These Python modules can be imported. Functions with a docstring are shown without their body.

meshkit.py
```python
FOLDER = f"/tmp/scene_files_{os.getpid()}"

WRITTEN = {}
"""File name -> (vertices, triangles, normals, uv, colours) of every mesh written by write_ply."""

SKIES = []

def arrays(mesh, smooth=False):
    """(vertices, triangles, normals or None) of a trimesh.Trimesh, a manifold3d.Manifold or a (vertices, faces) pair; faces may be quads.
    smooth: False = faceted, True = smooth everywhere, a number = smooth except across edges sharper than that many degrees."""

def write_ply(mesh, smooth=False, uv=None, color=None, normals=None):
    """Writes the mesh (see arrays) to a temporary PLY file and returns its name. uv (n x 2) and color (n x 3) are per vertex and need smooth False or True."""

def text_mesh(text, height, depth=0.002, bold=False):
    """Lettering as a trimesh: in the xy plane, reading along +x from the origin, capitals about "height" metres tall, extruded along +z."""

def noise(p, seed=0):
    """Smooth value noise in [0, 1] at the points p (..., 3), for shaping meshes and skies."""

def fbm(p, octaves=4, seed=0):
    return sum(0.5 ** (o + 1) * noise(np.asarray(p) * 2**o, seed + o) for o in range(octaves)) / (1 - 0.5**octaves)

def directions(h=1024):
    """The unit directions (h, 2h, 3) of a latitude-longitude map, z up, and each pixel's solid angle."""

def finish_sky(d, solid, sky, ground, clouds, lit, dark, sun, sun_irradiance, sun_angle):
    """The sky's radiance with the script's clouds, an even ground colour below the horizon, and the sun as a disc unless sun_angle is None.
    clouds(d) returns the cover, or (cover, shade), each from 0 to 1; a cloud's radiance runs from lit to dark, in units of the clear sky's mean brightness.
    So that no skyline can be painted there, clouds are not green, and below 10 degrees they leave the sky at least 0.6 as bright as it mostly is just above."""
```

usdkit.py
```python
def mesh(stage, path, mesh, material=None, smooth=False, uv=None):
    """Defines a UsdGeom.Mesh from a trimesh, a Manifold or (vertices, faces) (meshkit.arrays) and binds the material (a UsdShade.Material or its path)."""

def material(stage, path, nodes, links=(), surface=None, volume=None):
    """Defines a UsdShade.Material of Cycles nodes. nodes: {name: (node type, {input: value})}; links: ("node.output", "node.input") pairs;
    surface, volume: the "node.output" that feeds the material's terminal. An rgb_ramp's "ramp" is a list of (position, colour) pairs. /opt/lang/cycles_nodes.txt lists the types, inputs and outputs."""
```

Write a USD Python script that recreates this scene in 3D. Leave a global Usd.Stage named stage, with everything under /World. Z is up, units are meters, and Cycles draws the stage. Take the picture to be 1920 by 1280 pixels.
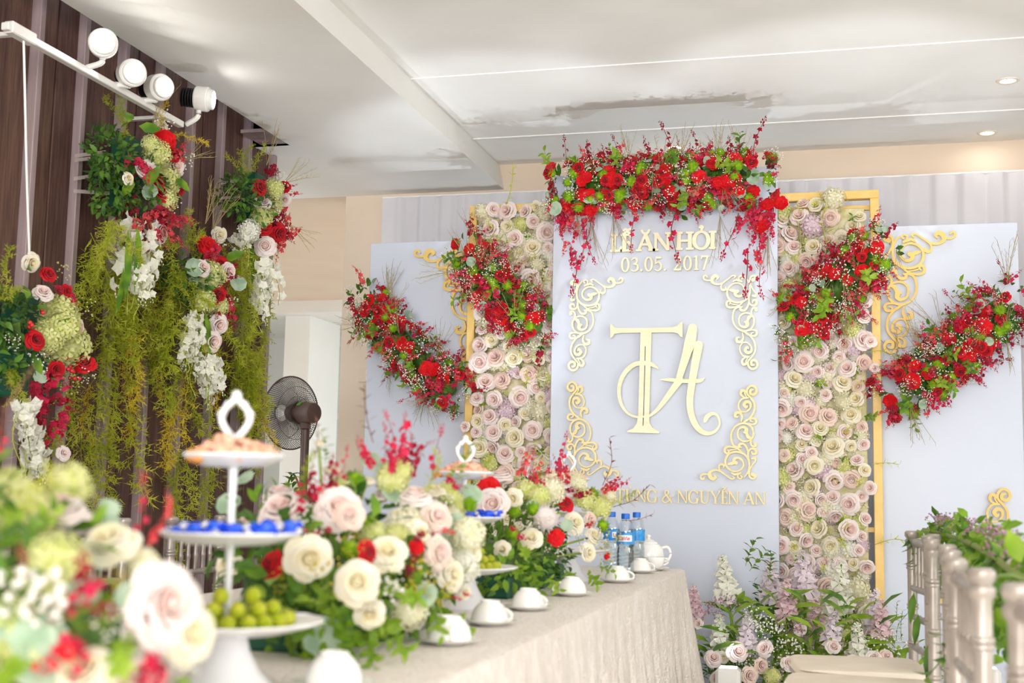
import math, random
import numpy as np, trimesh, usdkit, meshkit
from pxr import Usd, UsdGeom, UsdLux, UsdShade, Gf, Sdf, Vt
from shapely.geometry import Polygon, MultiPoint, Point, box as sbox
from shapely.ops import unary_union
from shapely import affinity

stage = Usd.Stage.CreateInMemory()
UsdGeom.SetStageUpAxis(stage, 'Z'); UsdGeom.SetStageMetersPerUnit(stage, 1.0)
stage.SetDefaultPrim(UsdGeom.Xform.Define(stage, '/World').GetPrim())
UsdGeom.Scope.Define(stage, '/World/Looks')
RS = np.random.RandomState(7)

# ------------------------------------------------------------------ camera, lights, exposure
YAW, PIT, ROL, FPX, ZC = math.radians(14.83), math.radians(6.75), math.radians(1.144), 2356.0, 1.06
_f = np.array([-math.sin(YAW) * math.cos(PIT), math.cos(YAW) * math.cos(PIT), math.sin(PIT)])
_r0 = np.array([math.cos(YAW), math.sin(YAW), 0.0]); _u0 = np.cross(_r0, _f)
_r = _r0 * math.cos(ROL) + _u0 * math.sin(ROL); _u = np.cross(_r, _f)
EYE = np.array([0, 0, ZC])
cam = UsdGeom.Camera.Define(stage, '/World/camera')
cam.CreateHorizontalApertureAttr(36.0); cam.CreateVerticalApertureAttr(24.0)
cam.CreateFocalLengthAttr(36.0 * FPX / 1920)
cam.CreateFStopAttr(3.6); cam.CreateFocusDistanceAttr(6.4)
cam.CreateClippingRangeAttr(Gf.Vec2f(0.05, 200))
cam.CreateExposureAttr(-0.04)
_m = np.eye(4); _m[0, :3], _m[1, :3], _m[2, :3], _m[3, :3] = _r, _u, -_f, EYE
UsdGeom.Xformable(cam).AddTransformOp().Set(Gf.Matrix4d(_m.tolist()))


def light_xf(prim, pos, aim):
    d = np.asarray(aim, float); d = d / np.linalg.norm(d); z = -d
    a = np.array([0, 0, 1.0]) if abs(z[2]) < 0.95 else np.array([0, 1.0, 0])
    x = np.cross(a, z); x /= np.linalg.norm(x); y = np.cross(z, x)
    m = np.eye(4); m[0, :3], m[1, :3], m[2, :3], m[3, :3] = x, y, z, pos
    UsdGeom.Xformable(prim).AddTransformOp().Set(Gf.Matrix4d(m.tolist()))


def disk_light(name, pos, aim, radius, power, color, cone=None, soft=0.3):
    L = UsdLux.DiskLight.Define(stage, '/World/' + name)
    L.CreateRadiusAttr(radius); L.CreateIntensityAttr(power); L.CreateColorAttr(Gf.Vec3f(*color))
    if cone:
        sh = UsdLux.ShapingAPI.Apply(L.GetPrim())
        sh.CreateShapingConeAngleAttr(cone); sh.CreateShapingConeSoftnessAttr(soft)
    light_xf(L, pos, aim)


def spot_light(name, pos, aim, radius, power, color, cone, soft):
    L = UsdLux.SphereLight.Define(stage, '/World/' + name)
    L.CreateRadiusAttr(radius); L.CreateIntensityAttr(power); L.CreateColorAttr(Gf.Vec3f(*color))
    sh = UsdLux.ShapingAPI.Apply(L.GetPrim()); sh.CreateShapingConeAngleAttr(cone); sh.CreateShapingConeSoftnessAttr(soft)
    light_xf(L, pos, aim)


sky = UsdLux.DomeLight.Define(stage, '/World/sky_light')
sky.CreateColorAttr(Gf.Vec3f(0.93, 0.96, 1.0)); sky.CreateIntensityAttr(0.6)
win = UsdLux.RectLight.Define(stage, '/World/window_daylight')
win.CreateWidthAttr(6.0); win.CreateHeightAttr(2.6); win.CreateIntensityAttr(14.0)
win.CreateColorAttr(Gf.Vec3f(1.0, 0.985, 0.965)); light_xf(win, (-0.1, -6.9, 1.5), (0, 1, 0.0))
side = UsdLux.RectLight.Define(stage, '/World/side_window_daylight')
side.CreateWidthAttr(3.0); side.CreateHeightAttr(1.9); side.CreateIntensityAttr(3.4)
side.CreateColorAttr(Gf.Vec3f(1.0, 0.985, 0.97)); light_xf(side, (3.10, 2.4, 1.55), (-1, 0, 0))
corr = UsdLux.RectLight.Define(stage, '/World/corridor_daylight')
corr.CreateWidthAttr(2.0); corr.CreateHeightAttr(2.4); corr.CreateIntensityAttr(0.9)
corr.CreateColorAttr(Gf.Vec3f(0.97, 1.0, 0.98)); light_xf(corr, (-6.95, 10.6, 1.5), (1, 0, 0))
UP = 640.0
UPC = (0.86, 0.93, 1.0)
# floor uplights in front of the backdrop (lamp bodies are built further down at the same places)
UPLIGHTS = [(-0.50, 5.72), (-1.32, 5.74), (0.62, 6.18), (-2.32, 6.20), (-0.02, 5.50), (-1.74, 5.70), (-1.72, 6.98), (-0.05, 6.98), (-0.90, 6.98)]
for _i, (_x, _y) in enumerate(UPLIGHTS):
    spot_light('uplight_beam_%03d' % _i, (_x, _y, 0.345), (0.0, (-.03, -.03, -.08, -.16, .27, .24, -.04, -.04, -.04)[_i], 1), 0.03, UP * (1.1, 1.1, .9, 2.0, 3.6, 3.6, 1.3, 1.3, 1.0)[_i], UPC, 27 if _i == 3 else 21 if _i < 4 else 22 if _i < 6 else 30, 0.5)
    if _i < 4: spot_light('uplight_flood_%03d' % _i, (_x, _y, 0.346), (0, .1, 1), 0.03, 26, UPC, 82, 0.2)
DOWNLIGHTS = [(0.79, 6.31, 3.08), (0.79, 7.22, 3.08), (-0.94, 7.20, 3.08), (0.79, 4.2, 3.085), (-0.94, 4.2, 3.085), (0.79, 2.0, 3.085), (-0.94, 2.0, 3.085), (-0.94, 0.0, 3.085), (0.79, 0.0, 3.085), (-3.62, 10.9, 2.92), (-4.9, 8.6, 2.92)]
for _i, _p in enumerate(DOWNLIGHTS):
    disk_light('downlight_beam_%03d' % _i, (_p[0], _p[1], _p[2] - 0.012), (0, 0, -1), 0.035, (70 if _i in (6, 7) else 150) if _i > 2 else (120, 45, 90)[_i], (1.0, 0.94, 0.86), 70, 0.5)
SPOTS = [((-2.80, 4.20, 2.772), (2.5, -3.9, -0.9)), ((-2.80, 4.405, 2.720), (3.0, -2.6, -0.7)), ((-2.80, 4.615, 2.728), (3.0, -1.6, -0.5)), ((-2.80, 4.985, 2.795), (3.0, 0.75, -0.25))]
for _i, (_p, _d) in enumerate(SPOTS):
    _dn = np.array(_d) / np.linalg.norm(_d)
    disk_light('track_beam_%03d' % _i, tuple(np.array(_p) + _dn * 0.058), _d, 0.038, (50, 50, 40, 14)[_i], (1.0, 0.97, 0.93), 60, 0.6)


def at(px, py, Y):
    """The point of the plane y = Y that the photograph shows at pixel (px, py)."""
    d = _f + _r * (px - 960) / FPX + _u * (640 - py) / FPX
    return EYE + d * (Y / d[1])


def atz(px, py, z):
    d = _f + _r * (px - 960) / FPX + _u * (640 - py) / FPX
    return EYE + d * ((z - ZC) / d[2])


# ------------------------------------------------------------------ materials
def lin(*c):
    c = np.array(c, float) / 255
    return tuple(np.where(c <= 0.04045, c / 12.92, ((c + 0.055) / 1.055) ** 2.4))


def mat(name, col, rough=0.5, spec=0.5, metal=0.0, **kw):
    return usdkit.material(stage, '/World/Looks/' + name, {'p': ('principled_bsdf', dict(base_color=col, roughness=rough, specular_ior_level=spec, metallic=metal, **kw))}, [], surface='p.BSDF')


def petal(name, c1, c2, tr=0.3, rough=0.6, scale=40):
    return usdkit.material(stage, '/World/Looks/' + name, {
        'g': ('geometry', {}), 'n': ('noise_texture', dict(scale=scale, detail=1.0)),
        'r': ('rgb_ramp', dict(ramp=[(0.38, c1), (0.62, c2)])),
        'p': ('principled_bsdf', dict(roughness=rough, specular_ior_level=0.2, sheen_weight=0.15)),
        't': ('translucent_bsdf', {}), 'm': ('mix_closure', dict(fac=tr))},
        [('g.position', 'n.vector'), ('n.fac', 'r.fac'), ('r.color', 'p.base_color'), ('r.color', 't.color'), ('p.BSDF', 'm.closure1'), ('t.BSDF', 'm.closure2')], surface='m.closure')


def noisy(name, c1, c2, scale=8, rough=0.6, spec=0.3, bump=0.0, bscale=60, stretch=(1, 1, 1), lo=0.35, hi=0.65, detail=4, metal=0.0):
    nodes = {'g': ('geometry', {}), 'mp': ('mapping', dict(scale=stretch)), 'n': ('noise_texture', dict(scale=scale, detail=detail)),
             'r': ('rgb_ramp', dict(ramp=[(lo, c1), (hi, c2)])), 'p': ('principled_bsdf', dict(roughness=rough, specular_ior_level=spec, metallic=metal))}
    links = [('g.position', 'mp.vector'), ('mp.vector', 'n.vector'), ('n.fac', 'r.fac'), ('r.color', 'p.base_color')]
    if bump:
        nodes['bn'] = ('noise_texture', dict(scale=bscale, detail=3)); nodes['b'] = ('bump', dict(strength=bump, distance=0.01))
        links += [('mp.vector', 'bn.vector'), ('bn.fac', 'b.height'), ('b.normal', 'p.normal')]
    return usdkit.material(stage, '/World/Looks/' + name, nodes, links, surface='p.BSDF')


def emit(name, col, strength):
    return usdkit.material(stage, '/World/Looks/' + name, {'e': ('emission', dict(color=col, strength=strength))}, [], surface='e.emission')


M = {}
M['ceiling'] = noisy('ceiling_paint', lin(239, 238, 234), lin(243, 242, 238), 3, 0.8, 0.2)
M['beige'] = noisy('beige_paint', lin(224, 205, 184), lin(228, 210, 190), 2, 0.7, 0.2)
M['white'] = noisy('white_paint', lin(240, 242, 238), lin(244, 246, 243), 2, 0.6, 0.3)
M['floor'] = noisy('floor_tile', lin(226, 218, 207), lin(236, 229, 219), 3, 0.25, 0.5)
M['board'] = noisy('board_vinyl', lin(206, 213, 229), lin(211, 218, 233), 1.5, 0.45, 0.35)
M['sheer'] = petal('curtain_cloth', lin(226, 225, 232), lin(232, 231, 237), 0.25, 0.8, 3)
M['gold'] = noisy('gold_paint', lin(228, 190, 108), lin(238, 204, 128), 14, 0.45, 0.4, lo=0.3, hi=0.7)
M['ply'] = noisy('pale_gold_ply', lin(249, 236, 196), lin(252, 243, 214), 12, 0.5, 0.35, stretch=(1, 1, 6))
M['ply2'] = noisy('mid_gold_ply', lin(244, 222, 160), lin(249, 232, 178), 12, 0.5, 0.35, stretch=(1, 1, 6))
M['gold2'] = noisy('board_gold', lin(232, 196, 110), lin(240, 206, 124), 10, 0.5, 0.35)
M['wood'] = noisy('dark_wood', lin(72, 48, 44), lin(100, 71, 63), 5, 0.5, 0.35, 0.15, 40, stretch=(14, 14, 1.0))
M['wood2'] = noisy('dark_wood_b', lin(80, 56, 50), lin(112, 82, 70), 6, 0.5, 0.35, 0.15, 40, stretch=(14, 14, 0.8))
M['fin'] = noisy('fin_laminate', lin(150, 132, 134), lin(164, 146, 147), 5, 0.45, 0.4, stretch=(10, 10, 0.8))
M['slot'] = mat('slot_dark', lin(110, 86, 84), 0.8)
M['plastic'] = mat('white_plastic', lin(238, 236, 232), 0.35)
M['black'] = mat('black_metal', lin(30, 28, 30), 0.5)
M['steel'] = mat('steel', lin(180, 180, 182), 0.3, 0.5, 0.9)
M['silver'] = noisy('silver_lacquer', lin(168, 159, 151), lin(186, 177, 170), 20, 0.36, 0.5, metal=0.45)
M['cushion'] = noisy('cushion_cloth', lin(238, 226, 208), lin(243, 232, 216), 10, 0.8, 0.15)
M['porcelain'] = mat('porcelain', lin(246, 244, 240), 0.15, 0.5)
M['tier'] = mat('stand_china', lin(236, 236, 238), 0.2, 0.5)
M['fan'] = mat('fan_brown', lin(92, 68, 60), 0.4)
M['fanwire'] = mat('fan_wire', lin(86, 74, 68), 0.4)
M['blade'] = usdkit.material(stage, '/World/Looks/fan_blade', {'p': ('principled_bsdf', dict(base_color=lin(225, 226, 222), roughness=0.3)), 't': ('transparent_bsdf', {}), 'm': ('mix_closure', dict(fac=0.45))}, [('p.BSDF', 'm.closure1'), ('t.BSDF', 'm.closure2')], surface='m.closure')
M['sticker'] = mat('green_sticker', lin(90, 170, 40), 0.4)
M['lampglow'] = emit('lamp_glow', (1.0, 0.97, 0.92), 14)
M['downglow'] = emit('downlight_glow', (1.0, 0.93, 0.8), 5)
M['upglow'] = emit('uplight_glow', (0.9, 0.95, 1.0), 5)
M['trim'] = mat('downlight_trim', lin(228, 214, 196), 0.35)
M['doorglass'] = mat('frosted_glass', lin(214, 228, 220), 0.25)
M['picture'] = noisy('blue_print', lin(40, 100, 150), lin(120, 170, 195), 20, 0.4)
M['tape'] = usdkit.material(stage, '/World/Looks/clear_tape', {'p': ('principled_bsdf', dict(base_color=lin(205, 190, 186), roughness=0.2)), 't': ('transparent_bsdf', {}), 'm': ('mix_closure', dict(fac=0.55))}, [('p.BSDF', 'm.closure1'), ('t.BSDF', 'm.closure2')], surface='m.closure')
# flowers
M['blush'] = petal('rose_blush', lin(253, 238, 235), lin(254, 245, 242))
M['blushheart'] = petal('rose_blush_heart', lin(250, 221, 214), lin(251, 229, 223))
M['cream'] = petal('rose_cream', lin(252, 244, 220), lin(254, 249, 234))
M['creamheart'] = petal('rose_cream_heart', lin(250, 238, 198), lin(251, 243, 212))
M['peach'] = petal('rose_peach', lin(251, 226, 212), lin(252, 235, 225))
M['red'] = petal('rose_red', lin(196, 8, 24), lin(214, 16, 34), 0.2, 0.5)
M['redheart'] = petal('rose_red_heart', lin(160, 4, 22), lin(184, 8, 28), 0.15, 0.5)
M['carn'] = petal('carnation_red', lin(222, 16, 26), lin(232, 30, 40), 0.25, 0.55)
M['crim'] = petal('orchid_crimson', lin(206, 20, 66), lin(226, 52, 96), 0.3, 0.5)
M['coral'] = petal('orchid_coral', lin(224, 62, 72), lin(236, 104, 104), 0.3, 0.5)
M['wine'] = petal('orchid_wine', lin(150, 10, 44), lin(176, 18, 56), 0.25, 0.5)
M['worch'] = petal('orchid_white', lin(248, 247, 232), lin(252, 252, 244), 0.35)
M['limebud'] = petal('lime_bud', lin(206, 216, 70), lin(222, 228, 110), 0.3)
M['hydr'] = petal('hydrangea_lime', lin(222, 228, 140), lin(240, 240, 184), 0.35, 0.6, 60)
M['hydrw'] = petal('hydrangea_cream', lin(242, 238, 206), lin(250, 247, 226), 0.35, 0.6, 60)
M['hydrp'] = petal('hydrangea_lilac', lin(232, 208, 222), lin(244, 228, 232), 0.35, 0.6, 60)
M['gyp'] = petal('baby_breath_white', lin(250, 246, 236), lin(253, 250, 244), 0.2)
M['trick'] = petal('dianthus_green', lin(120, 168, 10), lin(160, 200, 30), 0.3, 0.6, 50)
M['leaf'] = petal('leaf_green', lin(76, 120, 26), lin(128, 166, 46), 0.25, 0.4, 14)
M['leafd'] = petal('leaf_dark', lin(54, 94, 30), lin(94, 134, 44), 0.2, 0.35, 14)
M['leafl'] = petal('leaf_bright', lin(118, 158, 34), lin(158, 188, 62), 0.35, 0.4, 14)
M['euca'] = petal('eucalyptus', lin(150, 178, 150), lin(182, 202, 178), 0.2, 0.5, 30)
M['fern'] = petal('asparagus_fern', lin(178, 190, 44), lin(212, 214, 80), 0.5, 0.5, 9)
M['ferny'] = petal('asparagus_yellow', lin(222, 196, 36), lin(236, 216, 80), 0.45, 0.5, 12)
M['moss'] = noisy('moss_foam', lin(206, 198, 142), lin(236, 229, 198), 30, 0.8, 0.1, 0.3, 80)
M['stem'] = mat('stem_green', lin(128, 150, 50), 0.5)
M['twig'] = mat('twig_brown', lin(128, 84, 70), 0.6)
M['dry'] = mat('dry_grass', lin(176, 158, 104), 0.7)
M['berry'] = mat('red_berry', lin(214, 44, 52), 0.3)
M['yellow'] = petal('solidago_yellow', lin(196, 176, 30), lin(216, 198, 60), 0.2)
M['lilac'] = petal('stock_lilac', lin(244, 230, 240), lin(249, 240, 245), 0.35)
M['pinkst'] = petal('stock_pink', lin(243, 210, 220), lin(248, 226, 230), 0.35)
M['purple'] = petal('limonium_purple', lin(184, 130, 166), lin(208, 164, 190), 0.25)
M['foam'] = mat('green_tray', lin(12, 84, 58), 0.5)
M['foamd'] = mat('dark_green_tray', lin(18, 52, 40), 0.5)


# ------------------------------------------------------------------ prims
def xf(v, f):
    return np.asarray(v, float), np.asarray(f, int)


USED = {}


def fresh(parent, name):
    n = USED.setdefault((parent, name), 0); USED[(parent, name)] += 1
    return f'{parent}/{name}' if n == 0 else f'{parent}/{name}_{n:03d}'


def thing(name, label=None, cat=None, loc=(0, 0, 0), rotz=0.0, group=None, kind=None):
    p = fresh('/World', name)
    x = UsdGeom.Xform.Define(stage, p); x.AddTranslateOp().Set(Gf.Vec3d(*map(float, loc)))
    if rotz: x.AddRotateZOp().Set(float(rotz))
    tag(x.GetPrim(), label, cat, group, kind)
    return p


def tag(pr, label=None, cat=None, group=None, kind=None):
    if isinstance(pr, str): pr = stage.GetPrimAtPath(pr)
    for k, v in (('label', label), ('category', cat), ('group', group), ('kind', kind)):
        if v: pr.SetCustomDataByKey(k, v)
    return pr


def normals(v, f):
    fn = np.cross(v[f[:, 1]] - v[f[:, 0]], v[f[:, 2]] - v[f[:, 0]])
    n = np.stack([np.bincount(f.ravel(), np.repeat(fn[:, k], 3), len(v)) for k in range(3)], 1)
    L = np.linalg.norm(n, axis=1, keepdims=True)
    return np.where(L > 1e-15, n / np.maximum(L, 1e-30), [0, 0, 1.0])


def obj(name, mesh, m, parent='/World', off=None, smooth=True, label=None, cat=None, group=None, kind=None):
    """One Mesh prim. off: the thing's base, taken off points that are given in world space."""
    if isinstance(mesh, trimesh.Trimesh): mesh = (np.array(mesh.vertices), np.array(mesh.faces))
    elif hasattr(mesh, 'to_mesh'): mesh = meshkit.arrays(mesh)[:2]
    v, f = xf(*mesh)
    if f.shape[1] == 4: f = np.vstack([f[:, [0, 1, 2]], f[:, [0, 2, 3]]])
    if off is not None: v = v - np.asarray(off, float)
    n = None
    if smooth is True: n = normals(v, f)
    elif smooth: v, f, n = meshkit.arrays((v, f), smooth)
    p = fresh(parent, name)
    me = UsdGeom.Mesh.Define(stage, p)
    me.CreatePointsAttr(Vt.Vec3fArray.FromNumpy(np.ascontiguousarray(v, np.float32)))
    me.CreateFaceVertexCountsAttr(Vt.IntArray.FromNumpy(np.full(len(f), 3, np.int32)))
    me.CreateFaceVertexIndicesAttr(Vt.IntArray.FromNumpy(np.ascontiguousarray(f, np.int32).ravel()))
    me.CreateSubdivisionSchemeAttr('none')
    if n is not None:
        me.CreateNormalsAttr(Vt.Vec3fArray.FromNumpy(np.ascontiguousarray(n, np.float32))); me.SetNormalsInterpolation('vertex')
    UsdShade.MaterialBindingAPI.Apply(me.GetPrim()).Bind(M[m] if isinstance(m, str) else m)
    tag(me.GetPrim(), label, cat, group, kind)
    return p


def copy_thing(src, name, loc, rotz=0.0, label=None, cat=None, group=None):
    p = fresh('/World', name)
    x = UsdGeom.Xform.Define(stage, p)
    x.GetPrim().GetReferences().AddInternalReference(src); x.GetPrim().SetInstanceable(True)
    x.ClearXformOpOrder(); x.AddTranslateOp().Set(Gf.Vec3d(*map(float, loc)))
    x.AddRotateZOp().Set(float(rotz)); tag(x.GetPrim(), label, cat, group)
    return p


def cat_mesh(parts):
    vs, fs, k = [], [], 0
    for v, f in parts:
        v, f = np.asarray(v, float), np.asarray(f, int)
        if f.shape[1] == 4: f = np.vstack([f[:, [0, 1, 2]], f[:, [0, 2, 3]]])
        vs.append(v); fs.append(f + k); k += len(v)
    return np.vstack(vs), np.vstack(fs)


def tm(t): return np.array(t.vertices), np.array(t.faces)


def bx(x0, x1, y0, y1, z0, z1, bevel=0.0):
    if bevel:
        b = bevel; pts = []
        for sx, X in ((1, x0), (-1, x1)):
            for sy, Y in ((1, y0), (-1, y1)):
                for sz, Z in ((1, z0), (-1, z1)):
                    pts += [(X + sx * b, Y + sy * b, Z), (X + sx * b, Y, Z + sz * b), (X, Y + sy * b, Z + sz * b)]
        return tm(trimesh.convex.convex_hull(np.array(pts)))
    v = np.array([(x, y, z) for x in (x0, x1) for y in (y0, y1) for z in (z0, z1)], float)
    f = np.array([(0, 1, 3, 2), (4, 6, 7, 5), (0, 4, 5, 1), (2, 3, 7, 6), (0, 2, 6, 4), (1, 5, 7, 3)])
    return v, f


def lathe(prof, n=32, wav=0, amp=0.0, wstart=0):
    prof = np.array(prof, float); th = np.arange(n) * 2 * np.pi / n
    r = prof[:, 0][:, None] * (1 + (amp * np.cos(wav * th)[None] * (np.arange(len(prof)) >= wstart)[:, None] if wav else np.zeros((1, n))))
    v = np.stack([r * np.cos(th), r * np.sin(th), np.broadcast_to(prof[:, 1][:, None], r.shape)], -1).reshape(-1, 3)
    i, j = np.meshgrid(np.arange(len(prof) - 1), np.arange(n), indexing='ij')
    q = np.stack([i * n + j, i * n + (j + 1) % n, (i + 1) * n + (j + 1) % n, (i + 1) * n + j], -1).reshape(-1, 4)
    return v, q


def tube(pts, rad, sides=6):
    p = np.asarray(pts, float); rad = np.broadcast_to(rad, (len(p),))
    t = np.gradient(p, axis=0); t /= np.linalg.norm(t, axis=1, keepdims=True) + 1e-12
    ref = np.array([0, 0, 1.0]) if abs(t[:, 2]).mean() < 0.8 else np.array([1.0, 0, 0])
    a = np.cross(t, ref); a /= np.linalg.norm(a, axis=1, keepdims=True) + 1e-12
    b = np.cross(t, a); ang = np.arange(sides) * 2 * np.pi / sides
    v = p[:, None] + rad[:, None, None] * (np.cos(ang)[None, :, None] * a[:, None] + np.sin(ang)[None, :, None] * b[:, None])
    i, j = np.meshgrid(np.arange(len(p) - 1), np.arange(sides), indexing='ij')
    q = np.stack([i * sides + j, i * sides + (j + 1) % sides, (i + 1) * sides + (j + 1) % sides, (i + 1) * sides + j], -1).reshape(-1, 4)
    f = np.vstack([q[:, [0, 1, 2]], q[:, [0, 2, 3]]])
    v = v.reshape(-1, 3); k = len(v)
    v = np.vstack([v, p[0], p[-1]]); e = (len(p) - 1) * sides
    jj = np.arange(sides)
    f = np.vstack([f, np.stack([np.full(sides, k), (jj + 1) % sides, jj], 1), np.stack([np.full(sides, k + 1), e + jj, e + (jj + 1) % sides], 1)])
    return v, f


def basis(d, spin=0.0):
    z = np.asarray(d, float); z = z / (np.linalg.norm(z) + 1e-12)
    a = np.array([0, 0, 1.0]) if abs(z[2]) < 0.9 else np.array([1.0, 0, 0])
    x = np.cross(a, z); x /= np.linalg.norm(x); y = np.cross(z, x)
    c, s = math.cos(spin), math.sin(spin)
    return np.stack([c * x + s * y, -s * x + c * y, z], 1)   # columns


def put(mesh, pos, d=(0, 0, 1), size=1.0, spin=0.0):
    v, f = mesh
    return (np.asarray(v) * size) @ basis(d, spin).T + np.asarray(pos, float), f


def smooth_curve(pts, n=8):
    p = np.asarray(pts, float)
    if len(p) < 3: return p
    q = np.vstack([2 * p[0] - p[1], p, 2 * p[-1] - p[-2]]); out = []
    for i in range(1, len(q) - 2):
        for t in np.linspace(0, 1, n, endpoint=False):
            out.append(0.5 * (2 * q[i] + (q[i + 1] - q[i - 1]) * t + (2 * q[i - 1] - 5 * q[i] + 4 * q[i + 1] - q[i + 2]) * t * t + (3 * q[i] - q[i - 1] - 3 * q[i + 1] + q[i + 2]) * t ** 3))
    out.append(p[-1])
    return np.array(out)


def rdir(rs): 
    d = rs.normal(size=3); return d / np.linalg.norm(d)


def nrm(d):
    d = np.asarray(d, float); return d / (np.linalg.norm(d) + 1e-12)


# ------------------------------------------------------------------ flower shapes (unit size, facing +z)
def petal_patch(phi, w, prof, nu, vv, rs, tip=0.25, spiral=0.0):
    """prof(v) -> (radius, height). A petal of half-angle w about phi; spiral tucks one side under its neighbour."""
    u = np.linspace(-1, 1, nu); vv = np.asarray(vv); nv = len(vv)
    U, V = np.meshgrid(u, vv)
    Ve = V * (1 - tip * np.abs(U) ** 2.5 * V)
    R, H = prof(Ve)
    R = R * (1 + spiral * U); H = H - .10 * np.abs(U) ** 3 * V * H.max()
    A = phi + U * w * (0.6 + 0.4 * np.minimum(1, V * 2.5))
    v = np.stack([R * np.cos(A), R * np.sin(A), H], -1).reshape(-1, 3)
    i, j = np.meshgrid(np.arange(nv - 1), np.arange(nu - 1), indexing='ij')
    q = np.stack([i * nu + j, i * nu + j + 1, (i + 1) * nu + j + 1, (i + 1) * nu + j], -1).reshape(-1, 4)
    return v, q


def make_rose(seed, rings, nu, vv, openness=1.0):
    """Returns (outer petals, heart). Diameter about 1: rings of upright petals with rolled-out lips, tucked spirally."""
    rs = np.random.RandomState(seed); outer, heart = [], []
    K = len(rings)
    for k, n in enumerate(rings):
        t = k / (K - 1)
        r1 = 0.125 + 0.365 * t ** 0.95; lip = (0.035 + 0.105 * t ** 1.1) * (.75 + .25 * openness); h = 0.50 - 0.24 * t ** 1.6 * openness; drop = (.01 + .10 * t ** 2) * openness
        def prof(V, r1=r1, lip=lip, h=h, drop=drop, t=t):
            a = np.clip(V / .62, 0, 1); b = np.clip((V - .62) / .38, 0, 1)
            R = 0.02 + (r1 - lip - 0.02) * a ** (.45 + .25 * (1 - t)) + lip * b ** .9
            return np.maximum(R, .01), h * (a ** 1.25 + .05 * np.sin(b * np.pi * .6)) - drop * b ** 1.6
        o = rs.rand() * 6.28
        for i in range(n):
            p = petal_patch(o + i * 2 * np.pi / n + rs.uniform(-.2, .2), np.pi / n * (1.35 - .2 * t), prof, nu, vv, rs, 0.10 + 0.14 * rs.rand(), (.10 + .06 * rs.rand()) * (1 - .45 * t))
            p[0][:, :2] *= 1 + rs.uniform(-.06, .06); p[0][:, 2] += rs.uniform(-.025, .025)
            (heart if k < 2 else outer).append(p)
    heart.append(lathe([(.07, .15), (.085, .40), (.062, .47), (.03, .50), (.004, .485)], 9))
    outer.append(lathe([(0.02, -0.04), (0.10, 0.0), (0.22, 0.06)], 8))
    return cat_mesh(outer), cat_mesh(heart)


VH, VM, VL = (0, .3, .55, .68, .84, 1), (0, .35, .6, .78, 1), (0, .58, .78, 1)
ROSE_HI = [make_rose(s, (2, 3, 3, 4, 5, 6), 7, VH, o) for s, o in ((1, 1.0), (2, 0.9), (3, 0.7))]
ROSE_MD = [make_rose(s, (2, 3, 4, 5, 6), 6, VM, o) for s, o in ((4, 1.0), (5, 0.9), (6, 0.7))]
ROSE_LO = [make_rose(s, (2, 3, 4, 5), 5, VL, o) for s, o in ((7, 1.0), (8, 0.9), (9, 0.75))]


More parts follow.
